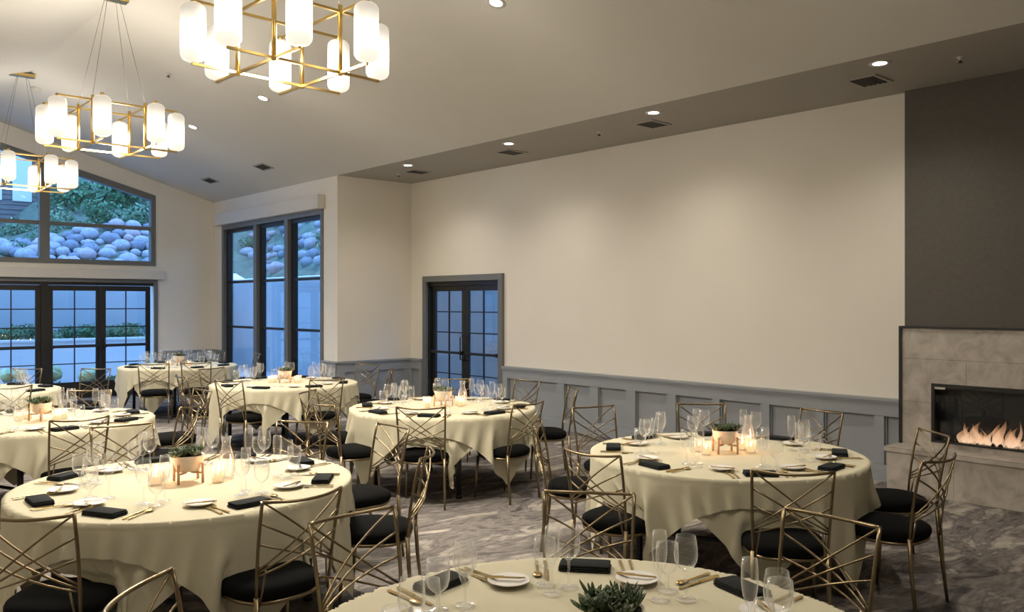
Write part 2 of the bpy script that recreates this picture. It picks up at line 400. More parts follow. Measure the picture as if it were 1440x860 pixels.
for a, b in bays:
    a2, b2 = a + .06, b - .06; c = (a2 + b2) / 2
    for p, q, hs in ((a2, c - .003, 1), (c + .003, b2, -1)):
        lf = leaf_y(dr, p, q, .03, DZ - .065, YG + .03, 2, 5)
        hx = q - .045 if hs > 0 else p + .045
        MB().box(p + .05, q - .05, YG - .035, YG - .015, .96, .995).box(p + .05, p + .09, YG - .035, YG + .03, .95, 1.005).box(q - .09, q - .05, YG - .035, YG + .03, .95, 1.005).build('push_bar', M['bronze'], lf)
        MB().tube([(hx, YG + .03, .90), (hx, YG - .03, .90), (hx, YG - .03, 1.12), (hx, YG + .03, 1.12)], .009, 8).build('handle', M['bronze'], lf)
# gable window
wn = struct(empty('window_1', (0, 0, 0)), 'dark-framed gable window above the French doors')
mb = MB(); fw = .09
def slab(x0, x1, y0, y1, za0, za1, zb0, zb1):
    mb.add([(x0, y0, za0), (x1, y0, zb0), (x1, y1, zb0), (x0, y1, za0), (x0, y0, za1), (x1, y0, zb1), (x1, y1, zb1), (x0, y1, za1)],
           [(0, 3, 2, 1), (4, 5, 6, 7), (0, 1, 5, 4), (1, 2, 6, 5), (2, 3, 7, 6), (3, 0, 4, 7)])
y0, y1 = YG - .02, YG + .13
mb.box(DX0, DX1 + .03, y0, y1, WZ0, WZ0 + fw)
mb.box(DX1 - fw + .03, DX1 + .03, y0, y1, WZ0, ztop(DX1) - .01).box(DX0 - .03, DX0 + fw - .03, y0, y1, WZ0, ztop(DX0) - .01)
slab(XRIDGE, DX1 + .03, y0, y1, ztop(XRIDGE) - .10, ztop(XRIDGE) + .02, ztop(DX1 + .03) - .10, ztop(DX1 + .03) + .02)
slab(XRIDGE, DX0 - .03, y0, y1, ztop(XRIDGE) - .10, ztop(XRIDGE) + .02, ztop(DX0 - .03) - .10, ztop(DX0 - .03) + .02)
for xx in (1.86, 3.88): mb.box(xx - .085, xx + .085, y0, y1, WZ0, ztop(xx) - .02)
mb.build('window_frame', M['trimgrey'], wn)
mb = MB().box(DX0, DX1, YG + .01, YG + .09, 3.25, 3.32); mb.build('transom', M['trimgrey'], wn)
for a, b in bays:
    poly = [(a + .06, WZ0 + .05), (b - .06, WZ0 + .05), (b - .06, ztop(b - .06) - .05)]
    if a < XRIDGE < b: poly.append((XRIDGE, ztop(XRIDGE) - .05))
    poly.append((a + .06, ztop(a + .06) - .05))
    MB().prism(poly, 'y', YG + .06, YG + .066).build('glass_pane', M['pane'], wn)
v = MB().box(DX0 - .15, DX1 + .16, YG - .14, YG - .004, 2.27, 2.45); bevel(tag(v.build('roller_shade_cassette', M['valance']), 'pale boxed roller shade cassette over the French doors', 'shade cassette'), .006)
# side window
wn = struct(empty('window_2', (0, 0, 0)), 'tall three-bay window with dark deep mullions')
mb = MB()
x0, x1 = XW - .02, XW + .17
mb.box(x0, x1, WY0 - .07, WY0 + .02, 0, WZT).box(x0, x1, WY1 - .02, WY1 + .07, 0, WZT).box(x0, x1, WY0 - .07, WY1 + .07, WZT - .08, WZT + .03).box(x0, x1, WY0, WY1, 0, .12)
yb = [WY0, 14.03, 15.31, WY1]
for yy in yb[1:3]: mb.box(x0, x1, yy - .07, yy + .07, 0, WZT)
mb.build('window_frame', M['trimgrey'], wn)
mb = MB()
for a, b in zip(yb[:-1], yb[1:]):
    a2 = a + (.07 if a != WY0 else .02); b2 = b - (.07 if b != WY1 else .02)
    mb.box(XW + .05, XW + .15, a2, a2 + .07, .12, WZT - .08).box(XW + .05, XW + .15, b2 - .07, b2, .12, WZT - .08).box(XW + .05, XW + .15, a2, b2, WZT - .15, WZT - .08).box(XW + .05, XW + .15, a2, b2, .12, .2)
    mb.box(XW + .06, XW + .13, a2, b2, 2.20, 2.25).box(XW + .06, XW + .13, a2, b2, 1.30, 1.35)
mb.build('sash_frame', M['bronze'], wn)
for a, b in zip(yb[:-1], yb[1:]):
    MB().box(XW + .09, XW + .096, a + .05, b - .05, .15, WZT - .1).build('glass_pane', M['pane'], wn)
v = MB().box(XW - .14, XW - .004, WY0 - .12, WY1 + .16, 3.385, 3.62); bevel(tag(v.build('roller_shade_cassette', M['valance']), 'pale boxed roller shade cassette over the tall three-bay window', 'shade cassette'), .006)
# door_2: glazed double door in the panelled wall
dr = struct(empty('door_2', (0, 0, 0)), 'grey-cased glazed double door in the panelled wall')
mb = MB()
mb.box(XR - .05, XR + .02, RY0 - .10, RY0, 0, RZ + .10).box(XR - .05, XR + .02, RY1, RY1 + .10, 0, RZ + .10).box(XR - .05, XR + .02, RY0 - .10, RY1 + .10, RZ, RZ + .10)
mb.build('door_casing', M['trimgrey'], dr)
MB().box(XR + .02, XR + .16, RY0, RY0 + .04, 0, RZ).box(XR + .02, XR + .16, RY1 - .04, RY1, 0, RZ).box(XR + .02, XR + .16, RY0, RY1, RZ - .07, RZ).box(XR + .02, XR + .16, RY0, RY1, 0, .02).build('door_frame', M['bronze'], dr)
yc = (RY0 + RY1) / 2
for p, q, hs in ((RY0 + .04, yc - .003, 1), (yc + .003, RY1 - .04, -1)):
    mb = MB(); a, b = XR + .06, XR + .105; st = .085; zt, zb = RZ - .07, .02
    mb.box(a, b, p, p + st, zb, zt).box(a, b, q - st, q, zb, zt).box(a, b, p, q, zt - .09, zt).box(a, b, p, q, zb, zb + .26)
    ym = (p + q) / 2; mb.box(a + .008, b - .008, ym - .01, ym + .01, zb, zt)
    for k in range(1, 5):
        zz = zb + .26 + (zt - zb - .35) * k / 5; mb.box(a + .008, b - .008, p, q, zz - .01, zz + .01)
    lf = mb.build('door_leaf', M['bronze'], dr)
    MB().box(a + .019, a + .025, p + st, q - st, zb + .26, zt - .09).build('glass_pane', M['pane'], lf)
    MB().box(a - .055, a - .03, p + .04, q - .04, .96, 1.0).box(a - .055, a, p + .04, p + .09, .95, 1.01).box(a - .055, a, q - .09, q - .04, .95, 1.01).build('push_bar', M['bronze'], lf)
    hy = q - .05 if hs > 0 else p + .05
    MB().tube([(a, hy, .86), (a - .06, hy, .88), (a - .06, hy, 1.24), (a, hy, 1.26)], .011, 8).build('handle', M['bronze'], lf)

# ------------------------------------------------------------------ fireplace
FY0, FY1 = .55, 3.64
XB = XR - .07
struct(MB().box(XB, XR, FY0, FY1, 1.56, ZS).build('wall_chimney_breast', M['darkpanel']), 'charcoal covered chimney breast above the fireplace')
fp = tag(empty('fireplace', (XB, (FY0 + FY1) / 2, 0)), 'linear gas fireplace in a mottled stone surround with raised hearth', 'fireplace')
def fpart(mb, name, mat, par=None):
    o = mb.build(name, mat); o.parent = par or fp
    if par is None: o.location = (-XB, -(FY0 + FY1) / 2, 0)
    return o
BX0, BX1, BZ0, BZ1 = .85, 3.36, .47, 1.03
XS = XB - .06
mb = MB().box(XS, XR - .002, FY0, BX0, 0, 1.555).box(XS, XR - .002, BX1, FY1, 0, 1.555).box(XS, XR - .002, BX0, BX1, BZ1, 1.555).box(XS, XR - .002, BX0, BX1, 0, BZ0)
fpart(mb, 'stone_surround', M['stone'])
XH = 8.08
hb = fpart(MB().box(XH + .02, XS - .001, FY0 - .03, FY1 + .02, 0, .375), 'hearth_base', M['stone'])
hs_ = fpart(MB().box(XH, XS - .001, FY0 - .05, FY1 + .04, .376, .425), 'hearth_slab', M['stone']); bevel(hs_, .004)
fpart(MB().box(XS - .02, XR - .002, FY1, FY1 + .025, .425, 1.575).box(XS - .02, XB + .0, FY0 - .02, FY1 + .025, 1.556, 1.575), 'metal_edge_trim', M['black'])
mb = MB(); e = .03
mb.box(XS - .012, XS + .02, BX0 - .0, BX0 + e, BZ0, BZ1).box(XS - .012, XS + .02, BX1 - e, BX1, BZ0, BZ1).box(XS - .012, XS + .02, BX0, BX1, BZ1 - .04, BZ1).box(XS - .012, XS + .02, BX0, BX1, BZ0, BZ0 + .02)
fpart(mb, 'firebox_frame', M['black'])
XBK = XR + .30
mb = MB()
mb.add([(XS + .01, BX0, BZ0), (XS + .01, BX1, BZ0), (XR - .004, BX1, BZ0), (XR - .004, BX0, BZ0), (XS + .01, BX0, BZ1), (XS + .01, BX1, BZ1), (XR - .004, BX1, BZ1), (XR - .004, BX0, BZ1)],
       [(0, 1, 2, 3), (7, 6, 5, 4), (0, 3, 7, 4), (1, 5, 6, 2), (3, 2, 6, 7)])
fpart(mb, 'firebox', M['firebox'])
mb = MB(); rr = random.Random(3)
for k in range(150):
    yy = rr.uniform(BX0 + .05, BX1 - .05); xx = rr.uniform(XS + .03, XR - .03); s = rr.uniform(.010, .024)
    mb.blob((xx, yy, BZ0 + .015 + s * .4), (s, s, s * .8), 6, 4, .25, k)
o = fpart(mb, 'lava_rock_bed', M['ember']); o['kind'] = 'stuff'
k = 0
for row, (xo, n_, hm) in enumerate(((.035, 40, .8), (.06, 34, 1.), (.085, 26, 1.05))):
    for q in range(n_):
        rr = random.Random(k + 50); y = BX0 + .18 + (BX1 - BX0 - .40) * (q + rr.uniform(.1, .9)) / n_
        h = rr.uniform(.08, .27) * hm; w = rr.uniform(.018, .055)
        mb = MB(); N = 9; n = 10; vs = []
        lean = rr.uniform(-.06, .06); ph = rr.uniform(0, 6)
        for i in range(N + 1):
            tt = i / N; wr = w * (math.sin(PI * min(1, tt * .75 + .25)) ** .8) * (1 - tt) ** .5 + .001
            oy = lean * tt * tt + .014 * math.sin(ph + tt * 6)
            for j in range(n):
                an = 2 * PI * j / n
                vs.append((XS + xo + .3 * wr * math.cos(an), y + oy + wr * math.sin(an), BZ0 + .02 + h * tt))
        mb.add(vs, [(i * n + j, i * n + (j + 1) % n, (i + 1) * n + (j + 1) % n, (i + 1) * n + j) for i in range(N) for j in range(n)], True)
        fpart(mb, 'flame', M['fire']); k += 1
fpart(MB().box(XS - .004, XS - .001, BX0 + e, BX1 - e, BZ0 + .02, BZ1 - .04), 'glass_front', M['pane'])
fpart(MB().box(XS - .016, XS - .0125, BX1 - .13, BX1 - .035, BZ1 - .05, BZ1 - .03), 'rating_plate', M['silver'])
mb = MB()

# ------------------------------------------------------------------ ceiling fittings
SLOPE = math.atan(SL)
def fit_loc(X, Y):
    return ((X, Y, ZS), 0.) if X > XW else ((X, Y, zc(X)), SLOPE)   # slope drops toward +x
def make_downlight():
    r = empty('ceiling_downlight')
    MB().lathe([(.058, -.004), (.088, -.010), (.092, -.004), (.092, .004)], 24).build('trim_ring', M['white'], r)
    MB().lathe([(0.0005, -.006), (.058, -.006), (.058, .0)], 24).build('lens', M['led'], r)
    return r
def place(o, X, Y, up=0.):
    loc, a = fit_loc(X, Y); o.location = loc; o.rotation_euler = (0, a, 0); return o
dl_spots = [((7.33, 10.62), 'ceiling downlight in the soffit closest to the return wall'), ((7.33, 8.30), 'soffit downlight next along from the return wall end'),
            ((7.33, 5.89), 'soffit downlight over the middle of the long beige wall'), ((7.30, 3.36), 'soffit downlight above the fireplace end of the beige wall'),
            ((4.95, 5.78), 'sloped-ceiling downlight at the top of the photo by the big chandelier'), ((4.95, 10.53), 'sloped-ceiling downlight just below the big chandelier'),
            ((4.95, 12.97), 'sloped-ceiling downlight beside the second chandelier')]
dl = make_downlight()
def spot(X, Y, Z, power, size=100):
    l = bpy.data.lights.new('ceiling_spot', 'SPOT'); l.energy = power; l.color = (1, .91, .78); l.spot_size = R(size); l.spot_blend = 1.; l.shadow_soft_size = .06
    o = bpy.data.objects.new('ceiling_spot', l); COL.objects.link(o); o.location = (X, Y, Z - .03); return o
for i, ((X, Y), lab) in enumerate(dl_spots):
    o = dl if i == 0 else copy_tree(dl)
    place(o, X, Y); tag(o, lab, 'downlight', 'recessed ceiling downlights'); spot(X, Y, fit_loc(X, Y)[0][2], 64 if X > XW else 170, 142 if X > XW else 84)
for X, Y, pw in ((4.95, 3.3, 130), (.8, 3.3, 85), (.8, 5.78, 130), (.8, 8.2, 140), (.8, 10.5, 170), (.8, 13, 140), (4.95, 15.3, 140), (4.95, 8.2, 170)):  # added fill spots beyond the modelled downlights, no fittings here
    spot(X, Y, (ZS if X > XW else zc(X)) - .02, pw, 84)
def make_vent(w, l):
    r = empty('ceiling_vent')
    mb = MB(); b = .03
    mb.box(-l, l, -w, -w + b, -.014, 0).box(-l, l, w - b, w, -.014, 0).box(-l, -l + b, -w, w, -.014, 0).box(l - b, l, -w, w, -.014, 0)
    mb.build('vent_frame', M['vent'], r)
    MB().box(-l + b, l - b, -w + b, w - b, -.004, -.001).build('backing', M['ventdark'], r)
    mb = MB(); n = 5
    for k in range(n):
        q = -w + b + (2 * w - 2 * b) * (k + .5) / n; mb.add([(-l + b, q - .012, -.003), (l - b, q - .012, -.003), (l - b, q + .01, -.016), (-l + b, q + .01, -.016)], [(0, 1, 2, 3)])
    mb.build('slat', M['ventdark'], r)
    return r
va = make_vent(.15, .19); vb = make_vent(.19, .11)
vs_ = [(va, 7.80, 11.03, 'square air vent in the soffit beside the return-wall downlight'), (va, 7.76, 8.74, 'square soffit air vent beyond the sprinkler, second from the return wall'),
       (va, 7.78, 6.27, 'square soffit air vent over the middle of the beige wall'), (va, 7.79, 3.69, 'large square soffit air vent above the fireplace end'),
       (vb, 6.33, 13.45, 'dark slot vent in the sloped ceiling over the tall window'), (vb, 6.30, 15.66, 'dark slot vent in the sloped ceiling close to the gable wall')]
used = set()
for o, X, Y, lab in vs_:
    c = o if o.name not in used else copy_tree(o); used.add(o.name)
    place(c, X, Y); tag(c, lab, 'vent', 'ceiling air vents')
def make_sprinkler():
    r = empty('fire_sprinkler')
    MB().lathe([(.0005, 0), (.032, -.001), (.032, -.006), (.012, -.010), (.010, -.03)], 14).build('escutcheon', M['white'], r)
    MB().lathe([(.010, -.03), (.012, -.045), (.024, -.048), (.024, -.052), (.0005, -.054)], 14).build('deflector', M['chrome'], r)
    return r
sp0 = make_sprinkler()
for i, (X, Y, lab) in enumerate([(7.65, 6.99, 'small fire sprinkler in the soffit between two vents'), (7.63, 2.82, 'small fire sprinkler in the soffit above the fireplace'),
                                 (7.70, 11.42, 'small fire sprinkler in the soffit by the return wall'), (3.97, 11.21, 'small fire sprinkler on the sloped ceiling between the chandeliers')]):
    o = sp0 if i == 0 else copy_tree(sp0); place(o, X, Y); tag(o, lab, 'sprinkler', 'fire sprinklers')
r = empty('smoke_detector'); place(r, 3.10, 14.35)
MB().lathe([(.07, 0), (.072, -.02), (.05, -.045), (.0005, -.05)], 20).build('body', M['white'], r)
tag(r, 'round white smoke detector near the ceiling ridge', 'smoke detector')

# ------------------------------------------------------------------ chandeliers
def make_chandelier():
    r = empty('chandelier'); zb, zt, s, L = 0., .44, .262, .598
    for z, nm in ((zb, 'lower_bar'), (zt, 'upper_bar')):
        for q in (-s, s):
            MB().box(-L, L, q - .009, q + .009, z - .009, z + .009).build(nm, M['brass'], r)
            MB().box(q - .009, q + .009, -L, L, z - .012, z + .006).build(nm, M['brass'], r)
    for a in (-s, s):
        for b in (-s, s):
            MB().lathe([(.0005, -.02), (.0165, -.02), (.0165, zt + .045), (.0005, zt + .045)], 12, (a, b, 0)).build('upright_tube', M['brass'], r)
            MB().tube([(a, b, zt + .04), (a * .22, b * .22, ZRIDGE - 3.46 - .06)], .0022, 5).build('suspension_cable', M['cable'], r)
    prof = [(.001, .0)] + [(.020 + .064 * math.sin(PI / 2 * k / 5), .052 - .052 * math.cos(PI / 2 * k / 5)) for k in range(6)] 
    prof += [(.084, .12), (.084, .22), (.084, .32)] + [(.020 + .064 * math.cos(PI / 2 * k / 5), .360 + .052 * math.sin(PI / 2 * k / 5)) for k in range(6)] + [(.015, .412), (.001, .412)]
    me = None
    for q in (-s, s):
        for e_ in (-L, L):
            for c in ((e_ * .985, q), (q, e_ * .985)):
                if me is None:
                    n = 48; mb = MB()
                    vs = [((rr_ * (1 + (.025 if k % 2 else 0))) * math.cos(2 * PI * k / n), (rr_ * (1 + (.025 if k % 2 else 0))) * math.sin(2 * PI * k / n), z) for rr_, z in prof for k in range(n)]
                    mb.add(vs, [(i * n + k, i * n + (k + 1) % n, (i + 1) * n + (k + 1) % n, (i + 1) * n + k) for i in range(len(prof) - 1) for k in range(n)], True)
                    me = mb.mesh('glass_shade', M['shade'])
                gs = link('glass_shade', me, r, (c[0], c[1], .012))
                MB().lathe([(.0005, .410), (.02, .410), (.02, .438), (.0005, .438)], 12).build('shade_cap', M['brass'], gs)
    hz = ZRIDGE - 3.46
    MB().box(-.16, .16, -.06, .06, hz - .075, hz - .03).build('canopy_plate', M['brass'], r)
    return r
cd = make_chandelier()
for i, (X, Y, lab) in enumerate([(2.83, 5.60, 'largest brass grid chandelier with eight frosted glass shades, closest to the camera'),
                                 (2.80, 9.62, 'second brass grid chandelier hanging in the middle of the row'),
                                 (2.78, 13.72, 'smallest brass chandelier hanging before the gable window')]):
    o = cd if i == 0 else copy_tree(cd); o.location = (X, Y, 3.46); o.rotation_euler = (0, 0, R((3, 0, -2)[i]))
    tag(o, lab, 'chandelier', 'brass grid chandeliers under the ridge')
for Y, pw in ((1.55, .18), (5.60, 1.), (9.62, 1.), (13.72, .7)):  # first entry: unseen chandelier assumed near the camera, lamps only
    l = bpy.data.lights.new('chandelier_fill', 'POINT'); l.energy = 70 * pw; l.color = (1, .90, .76); l.shadow_soft_size = .25  # added point at the grid centre, standing in for the bulbs in the shades
    o = bpy.data.objects.new('chandelier_fill', l); COL.objects.link(o); o.location = (2.81, Y, 3.58)
    l = bpy.data.lights.new('chandelier_fill_down', 'SPOT'); l.energy = 330 * pw; l.color = (1, .90, .76); l.shadow_soft_size = .3; l.spot_size = R(176); l.spot_blend = 1.  # added wide spot below the grid for extra downward light, no such fitting
    o = bpy.data.objects.new('chandelier_fill_down', l); COL.objects.link(o); o.location = (2.81, Y, 3.40)

# ------------------------------------------------------------------ tables
TABLES = {1: (1.85, 1.70), 2: (1.835, 4.874), 3: (1.83, 8.30), 4: (1.83, 11.6), 5: (5.08, 6.74), 6: (5.05, 10.1), 7: (5.15, 14.1), 8: (4.96, 3.36)}
TN = {1: 'the foremost table', 2: 'the front left table', 3: 'the second left table', 4: 'the French-door table', 5: 'the middle table',
      6: 'the tall-window table', 7: 'the far corner table', 8: 'the fireplace table'}
RT, ZT = .914, .758
def side(t, ang):
    """where a spot at world angle ang lies on its table as seen from the camera"""
    v = (48.33 - ang) % 360
    return ['far side', 'far right', 'right side', 'near right', 'near side', 'near left', 'left side', 'far left'][int(((v + 22.5) % 360) // 45)]

def make_table():
    r = empty('banquet_table')
    top = MB().lathe([(.0005, ZT - .038), (RT - .03, ZT - .038), (RT - .022, ZT - .032), (RT - .022, ZT - .014), (RT - .03, ZT - .008), (.0005, ZT - .008)], 64).build('tabletop', M['wood'], r)
    for sx in (-1, 1):
        for sy in (-1, 1):
            MB().tube([(sx * .50, sy * .46, ZT - .035), (sx * .50, sy * .46, .02)], .024, 10).lathe([(.0005, 0), (.03, 0), (.03, .03), (.024, .035)], 10, (sx * .50, sy * .46, 0)).build('leg', M['black'], r)
        MB().tube([(sx * .50, -.46, .30), (sx * .50, .46, .30)], .014, 8).build('cross_brace', M['black'], r)
    return r
tb0 = make_table()
for i, (t, (X, Y)) in enumerate(TABLES.items()):
    o = tb0 if i == 0 else copy_tree(tb0); o.location = (X, Y, 0); o.rotation_euler = (0, 0, R(22.5))
    tag(o, 'round folding banquet table with black legs, ' + TN[t], 'table', 'round banquet tables')

# chair list: table, world angle of chair about table, distance of the back rail, twist
CH = [(1, 2, 1.50, -3), (1, 44, 1.50, -5), (1, 89, 1.42, 4), (1, 133, 1.42, 2),
      (2, -141, 1.29, 8), (2, -87, 1.26, 2), (2, -32, 1.36, -10), (2, 11, 1.64, -12), (2, 38, 1.55, -5), (2, 85, 1.68, -4),
      (3, -89, 1.14, 0), (3, -40, 1.30, -4), (3, 12, 1.60, -10), (3, 58, 1.30, 0),
      (4, 59, 1.70, -14), (4, 28, 1.80, 14), (4, -82, 1.26, 10),
      (5, -137, 1.13, 3), (5, -85, 1.15, 2), (5, -23, 1.40, -12), (5, 17, 1.66, -18), (5, 49, 1.60, -1), (5, 132, 1.40, -3), (5, 178, 1.32, 0),
      (6, -150, 1.16, -8), (6, -92, 1.16, -4), (6, 21, 1.76, -2), (6, -20, 1.40, -20), (6, 107, 1.42, 0), (6, 161, 1.25, 14),
      (7, -124, 1.45, 8), (7, -100, 1.40, -16), (7, 77, 1.60, -20), (7, 48, 1.60, 0), (7, 6, 1.45, -20),
      (8, 117, 1.37, 14), (8, 75, 1.70, 0), (8, 174, 1.22, 12), (8, -130, 1.29, -10), (8, -40, 1.46, -1), (8, -83, 1.36, -9), (8, 41, 1.74, 6), (8, 6, 1.66, -18)]
SEATOFF = .285     # back rail behind the seat centre
def chair_pose(t, ang, dist, tw):
    cx, cy = TABLES[t]; a = R(ang)
    px, py = cx + dist * math.cos(a), cy + dist * math.sin(a)
    rz = a + PI + R(tw)                       # facing direction
    sx, sy = px + SEATOFF * math.cos(rz), py + SEATOFF * math.sin(rz)
    return sx, sy, rz

# tablecloths: a small relaxation solver drapes each square of linen over its round top
def drape(half, rot, rim, ztop_, seats, seed, steps=120, its=8):
    N = 65; g = np.linspace(-half, half, N); dx = g[1] - g[0]
    U, V = np.meshgrid(g, g, indexing='ij'); c, s = math.cos(rot), math.sin(rot)
    P = np.stack([U * c - V * s, U * s + V * c, np.full_like(U, ztop_)], -1)
    r_ = np.random.default_rng(seed)
    rho = np.hypot(P[..., 0], P[..., 1]); free = rho > rim - .06
    P[free] += r_.normal(0, .004, (free.sum(), 3)) * np.array([1, 1, .2])
    # gentle pleats to start from
    thv = np.arctan2(P[..., 1], P[..., 0]); ex = np.clip(rho - rim, 0, None)
    P[..., 2] -= ex * .4 * (1 + .8 * np.sin(thv * 12 + seed) + .45 * np.sin(thv * 19 + 2 * seed))
    k0 = np.where(ex > 0, (rim + ex * (.80 + .10 * np.sin(thv * 12 + seed))) / np.maximum(rho, 1e-6), 1.); P[..., 0] *= k0; P[..., 1] *= k0
    P0 = P.copy(); Q = P.copy(); w = free.astype(float)[..., None]
    cons = []
    def addc(sa, sb, L, st): cons.append((sa, sb, L, st))
    S = slice
    for par in (0, 1):
        def pair(di, dj, L, st):
            if di and not dj:
                addc((S(par, N - di, 2 * di), S(None)), (S(par + di, N, 2 * di), S(None)), L, st)
            elif dj and not di:
                addc((S(None), S(par, N - dj, 2 * dj)), (S(None), S(par + dj, N, 2 * dj)), L, st)
        pair(1, 0, dx, 1.); pair(0, 1, dx, 1.)
        d = dx * math.sqrt(2)
        addc((S(par, N - 1, 2), S(0, N - 1)), (S(par + 1, N, 2), S(1, N)), d, .35)
        addc((S(par, N - 1, 2), S(1, N)), (S(par + 1, N, 2), S(0, N - 1)), d, .35)
    for q in range(4):
        addc((S(q, N - 2, 4), S(None)), (S(q + 2, N, 4), S(None)), 2 * dx, .10)
        addc((S(None), S(q, N - 2, 4)), (S(None), S(q + 2, N, 4)), 2 * dx, .10)
    dt = 1 / 45.
    for st_ in range(steps):
        vel = (P - Q) * (.985 if st_ < steps * .7 else .88); Q = P.copy()
        P = P + (vel + np.array([0, 0, -9.8 * dt * dt])) * w
        for it in range(its):
            for sa, sb, L, stf in cons:
                a, b = P[sa], P[sb]
                n0, n1 = min(a.shape[0], b.shape[0]), min(a.shape[1], b.shape[1]); a, b = a[:n0, :n1], b[:n0, :n1]
                wa, wb = w[sa][:n0, :n1], w[sb][:n0, :n1]
                d = b - a; l = np.sqrt((d * d).sum(-1, keepdims=True)) + 1e-9
                cor = d * ((l - L) / l * stf / np.maximum(wa + wb, 1e-6))
                if stf < .2: cor = np.where(l < L, cor, 0)
                P[sa][:n0, :n1] += cor * wa; P[sb][:n0, :n1] -= cor * wb
            rr_ = np.hypot(P[..., 0], P[..., 1])
            top = (rr_ < rim) & (P[..., 2] < ztop_) & free
            up = top & ((ztop_ - P[..., 2]) < (rim - rr_))
            P[..., 2] = np.where(up, ztop_, P[..., 2])
            out = top & ~up
            kk = np.where(out, rim / np.maximum(rr_, 1e-6), 1.); P[..., 0] *= kk; P[..., 1] *= kk
            P[..., 2] = np.maximum(P[..., 2], .012)
            for (sx, sy, sr) in seats:
                ddx, ddy = P[..., 0] - sx, P[..., 1] - sy; dd = np.hypot(ddx, ddy)
                hit = (dd < sr) & (P[..., 2] < .515) & (P[..., 2] > .36)
                if hit.any():
                    # push toward the table centre
                    un = -np.array([sx, sy]) / max(1e-6, math.hypot(sx, sy))
                    pen = np.where(hit, (sr - dd) * .6, 0)
                    P[..., 0] += pen * un[0]; P[..., 1] += pen * un[1]
    P[~free] = P0[~free]
    return P

def cloth_obj(P, name, rim, ztop_, lv=1):
    N = P.shape[0]; vs = [tuple(p) for p in P.reshape(-1, 3)]
    fs = [(i * N + j, (i + 1) * N + j, (i + 1) * N + j + 1, i * N + j + 1) for i in range(N - 1) for j in range(N - 1)]
    me = bpy.data.meshes.new(name); me.from_pydata(vs, [], fs); me.materials.append(M['cloth'])
    for p in me.polygons: p.use_smooth = True
    o = link(name, me)
    m = o.modifiers.new('smooth', 'SUBSURF'); m.levels = lv; m.render_levels = lv
    dg = bpy.context.evaluated_depsgraph_get(); dg.update()
    me2 = bpy.data.meshes.new_from_object(o.evaluated_get(dg)); o.modifiers.remove(m); o.data = me2
    n = len(me2.vertices); co = np.empty(n * 3); me2.vertices.foreach_get('co', co); co = co.reshape(-1, 3)
    rr_ = np.hypot(co[:, 0], co[:, 1]); low = ztop_ - co[:, 2]
    ins = (rr_ < rim) & (low > 0)                      # keep a crisp fold over the table edge
    up = ins & (low < (rim - rr_)); co[up, 2] = ztop_
    out = ins & ~up; kk = rim / np.maximum(rr_[out], 1e-6); co[out, 0] *= kk; co[out, 1] *= kk
    h = np.ptp(co[:, 0]) / (64 * 2 ** lv) * .55; rr_ = np.hypot(co[:, 0], co[:, 1])
    edge = (np.abs(rr_ - rim) < h) & (ztop_ - co[:, 2] < .02); kk = rim / np.maximum(rr_[edge], 1e-6)
    co[edge, 0] *= kk; co[edge, 1] *= kk; co[edge, 2] = ztop_ - .002
    me2.vertices.foreach_set('co', co.ravel())
    for p in me2.polygons: p.use_smooth = True
    me2.update(); return o

for t, (X, Y) in TABLES.items():
    seats = []
    for c in CH:
        if c[0] == t:
            sx, sy, rz = chair_pose(*c); seats.append((sx - X, sy - Y, .235))
    under = drape(1.03, 0 + R(3 * (t % 3 - 1)), RT + .002, ZT + .004, seats, t)
    over = drape(1.06, PI / 4 + R(4 * (t % 2) - 2), RT + .014, ZT + .010, seats, t + 20)
    # keep the lower cloth inside the upper one
    op = over.reshape(-1, 3); kd = kdtree.KDTree(len(op))
    for i, p in enumerate(op):
        kd.insert((math.atan2(p[1], p[0]), p[2], 0) if p[2] < ZT - .01 else (99, 0, 0), i)
    kd.balance()
    up = under.reshape(-1, 3)
    for i in range(len(up)):
        p = up[i]; rr_ = math.hypot(p[0], p[1])
        if p[2] > ZT - .01 or rr_ < .85: continue
        co, j, dd = kd.find((math.atan2(p[1], p[0]), p[2], 0))
        if dd < .05:
            ro = math.hypot(op[j][0], op[j][1]) - .012
            if rr_ > ro: p[0] *= ro / rr_; p[1] *= ro / rr_
    a = cloth_obj(under, 'tablecloth', RT - .012, ZT + .002); a.location = (X, Y, 0)
    tag(a, 'lower cream square tablecloth whose points hang below the top cloth of ' + TN[t], 'tablecloth', 'lower tablecloths')
    b = cloth_obj(over, 'tablecloth', RT + .012, ZT + .010, 2 if t in (1, 2, 8) else 1); b.location = (X, Y, 0)
    tag(b, 'upper cream square tablecloth covering ' + TN[t], 'tablecloth', 'upper tablecloths')

